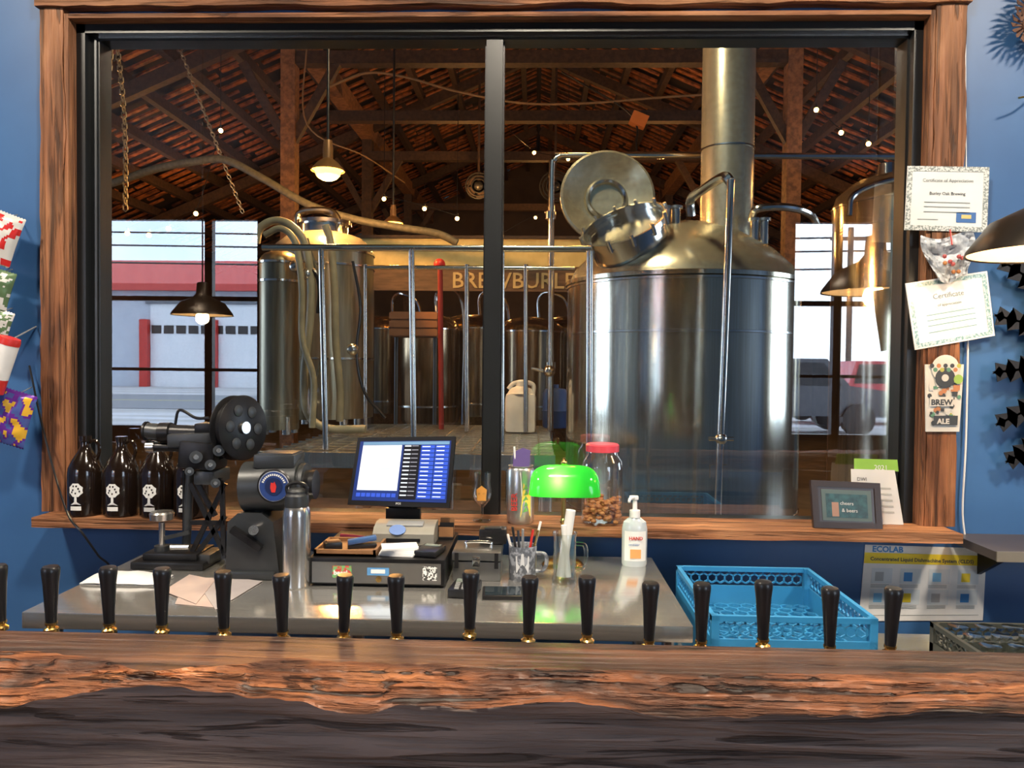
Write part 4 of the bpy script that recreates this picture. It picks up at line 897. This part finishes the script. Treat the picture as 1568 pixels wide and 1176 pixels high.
def leaf(p0,p1,w,K=4):
    p0=V(p0);p1=V(p1); d=p1-p0; dn=d.normalized(); n=V((-d.z,0,d.x)).normalized()
    for s_ in(1,-1):
        q=[p0]
        for k in range(K):
            t=(k+.2)/K; ww=w*(1-.5*t)
            q+= [p0+d*t+n*s_*ww*.6, p0+d*(t+.13)+dn*ww*.45+n*s_*ww, p0+d*(t+.16)+n*s_*ww*.55]
        q.append(p1+dn*.01)
        for i in range(len(q)-1):
            a,c=q[i],q[i+1]; t=max(0,min(.97,((a+c)/2-p0).dot(d)/d.length_squared)); sp_=p0+d*t-n*s_*.004
            b.prism([a,c,sp_+dn*.022,sp_-dn*.022],(0,-1,0),.003,LM)
y=2.75
st=[(1600,380),(1588,470),(1590,560),(1588,650),(1600,720)]
b.tube([W(px,py,y) for px,py in st],.012,LM,8)
for (a,c) in(((1610,450),(1535,400)),((1610,505),(1528,484)),((1610,560),(1526,570)),((1610,610),(1530,648)),((1610,670),(1545,705)),((1596,430),(1650,380)),((1592,540),(1660,500)),((1592,620),(1660,640))):
    leaf(W(*a,y),W(*c,y),.058)
for px,py in((1590,470),(1592,610)): b.cyl(W(px,py,WY-.002),W(px,py,y),.006,LM,seg=8)
b.done()
b=B('dried_flower_wreath'); DF=mat('dried_flower',(.15,.07,.04),.7,c2=(.07,.03,.02))
for q,(px,py) in enumerate(((1595,-15),(1578,15),(1600,50),(1572,40))):
    c=W(px,py,2.75)
    for k in range(16):
        t=k*.3927; b.prism([c,c+V((.055*math.cos(t-.12),-.01,.055*math.sin(t-.12))),c+V((.075*math.cos(t),-.03,.075*math.sin(t))),c+V((.055*math.cos(t+.12),-.01,.055*math.sin(t+.12)))],(0,-1,0),.002,DF)
    b.sph(c,.022,DF,seg=10); b.cyl(c,V((c.x,WY-.002,c.z)),.006,DF,seg=6)
b.tube([W(1600,130,2.75),W(1580,145,2.74),W(1560,150,2.73)],.004,BRASS,6); b.done()
# ================================================================ LEFT SNACKS
b=B('clip_strip'); b.mm((W(-14,400,WY).x,WY-.012,1.2),(W(-4,400,WY).x,WY-.001,2.25),GREY)
b.done()
def pill(name,px,py,w,h,rot,cols,y=2.70,t=.035):
    b=B(name); c=W(px,py,y); Rm=Matrix.Rotation(rot,3,'Y'); n=24
    def f(sg):
        def g(u,v):
            e=max(0,math.sin(math.pi*u))**.6*max(0,math.sin(math.pi*v))**.45; wob=noise.noise(V((u*4,v*6,px)))*.008
            zig=.004*(int(round(u*n))%2) if v in(0,1) else 0
            return c+Rm@V(((u-.5)*w*(1-.06*math.sin(math.pi*v)),sg*(t*e+wob*e),(v-.5)*h+zig))
        return g
    def mf(i,j):
        k=noise.noise(V((i*.26,j*.26,px*.1)))
        if j in(0,n-1): return cols[0]
        return cols[1] if k>.12 else (cols[2] if k<-.18 else cols[0])
    b.grid(f(-1),n,n,cols[0],mf); b.grid(f(1),n,n,cols[0],mf)
    b.tube([c+Rm@V((0,0,h/2-.01)),V((c.x,WY-.006,c.z+h/2+.01))],.002,GREY,6,False); b.done()
wf=mat('foil_white',(.7,.7,.68),.25,.2); rf=mat('foil_red',(.6,.03,.03),.25,.2); pf=mat('foil_purple',(.14,.03,.33),.25,.2); yf=mat('foil_yellow',(.85,.5,.05),.25,.2); gf=mat('foil_green',(.12,.2,.1),.25,.2); bf=mat('foil_blue',(.08,.12,.4),.25,.2)
pill('snack_bag',0,365,.14,.19,.35,(wf,rf,wf)); pill('snack_bag',-8,443,.13,.15,.3,(gf,gf,wf),2.70); pill('snack_bag',-8,500,.12,.13,.3,(wf,gf,gf),2.70,.025)
pill('snack_bag',17,640,.15,.20,.28,(pf,bf,yf),2.68)
b=B('snack_canister'); a=W(14,522,2.62); c=W(-12,600,2.62); ax=(c-a).normalized(); ln=(c-a).length
b.lathe(a,[(0,-.012),(.034,-.012),(.037,0),(.037,.012)],RED,28,ax); b.lathe(a,[(.036,.012),(.036,ln*.72)],WHITE,28,ax); b.lathe(a,[(.0365,ln*.72),(.0365,ln),(0,ln)],RED,28,ax)
b.tube([a,V((a.x-.02,WY-.006,a.z+.06))],.003,GREY,6,False); b.done()
b=B('black_cable'); b.tube([W(45,560,2.785),W(62,640,2.75),W(85,730,2.70),W(105,790,2.62),W(125,815,2.60),W(150,850,2.62),W(172,880,2.67),V((W(172,880,2.67).x,2.70,.5))],.004,BLACK,6)
b.done()
sc=bpy.context.scene
sc.view_settings.view_transform='Standard'; sc.view_settings.exposure=0.0
try: sc.view_settings.look='None'
except Exception: pass
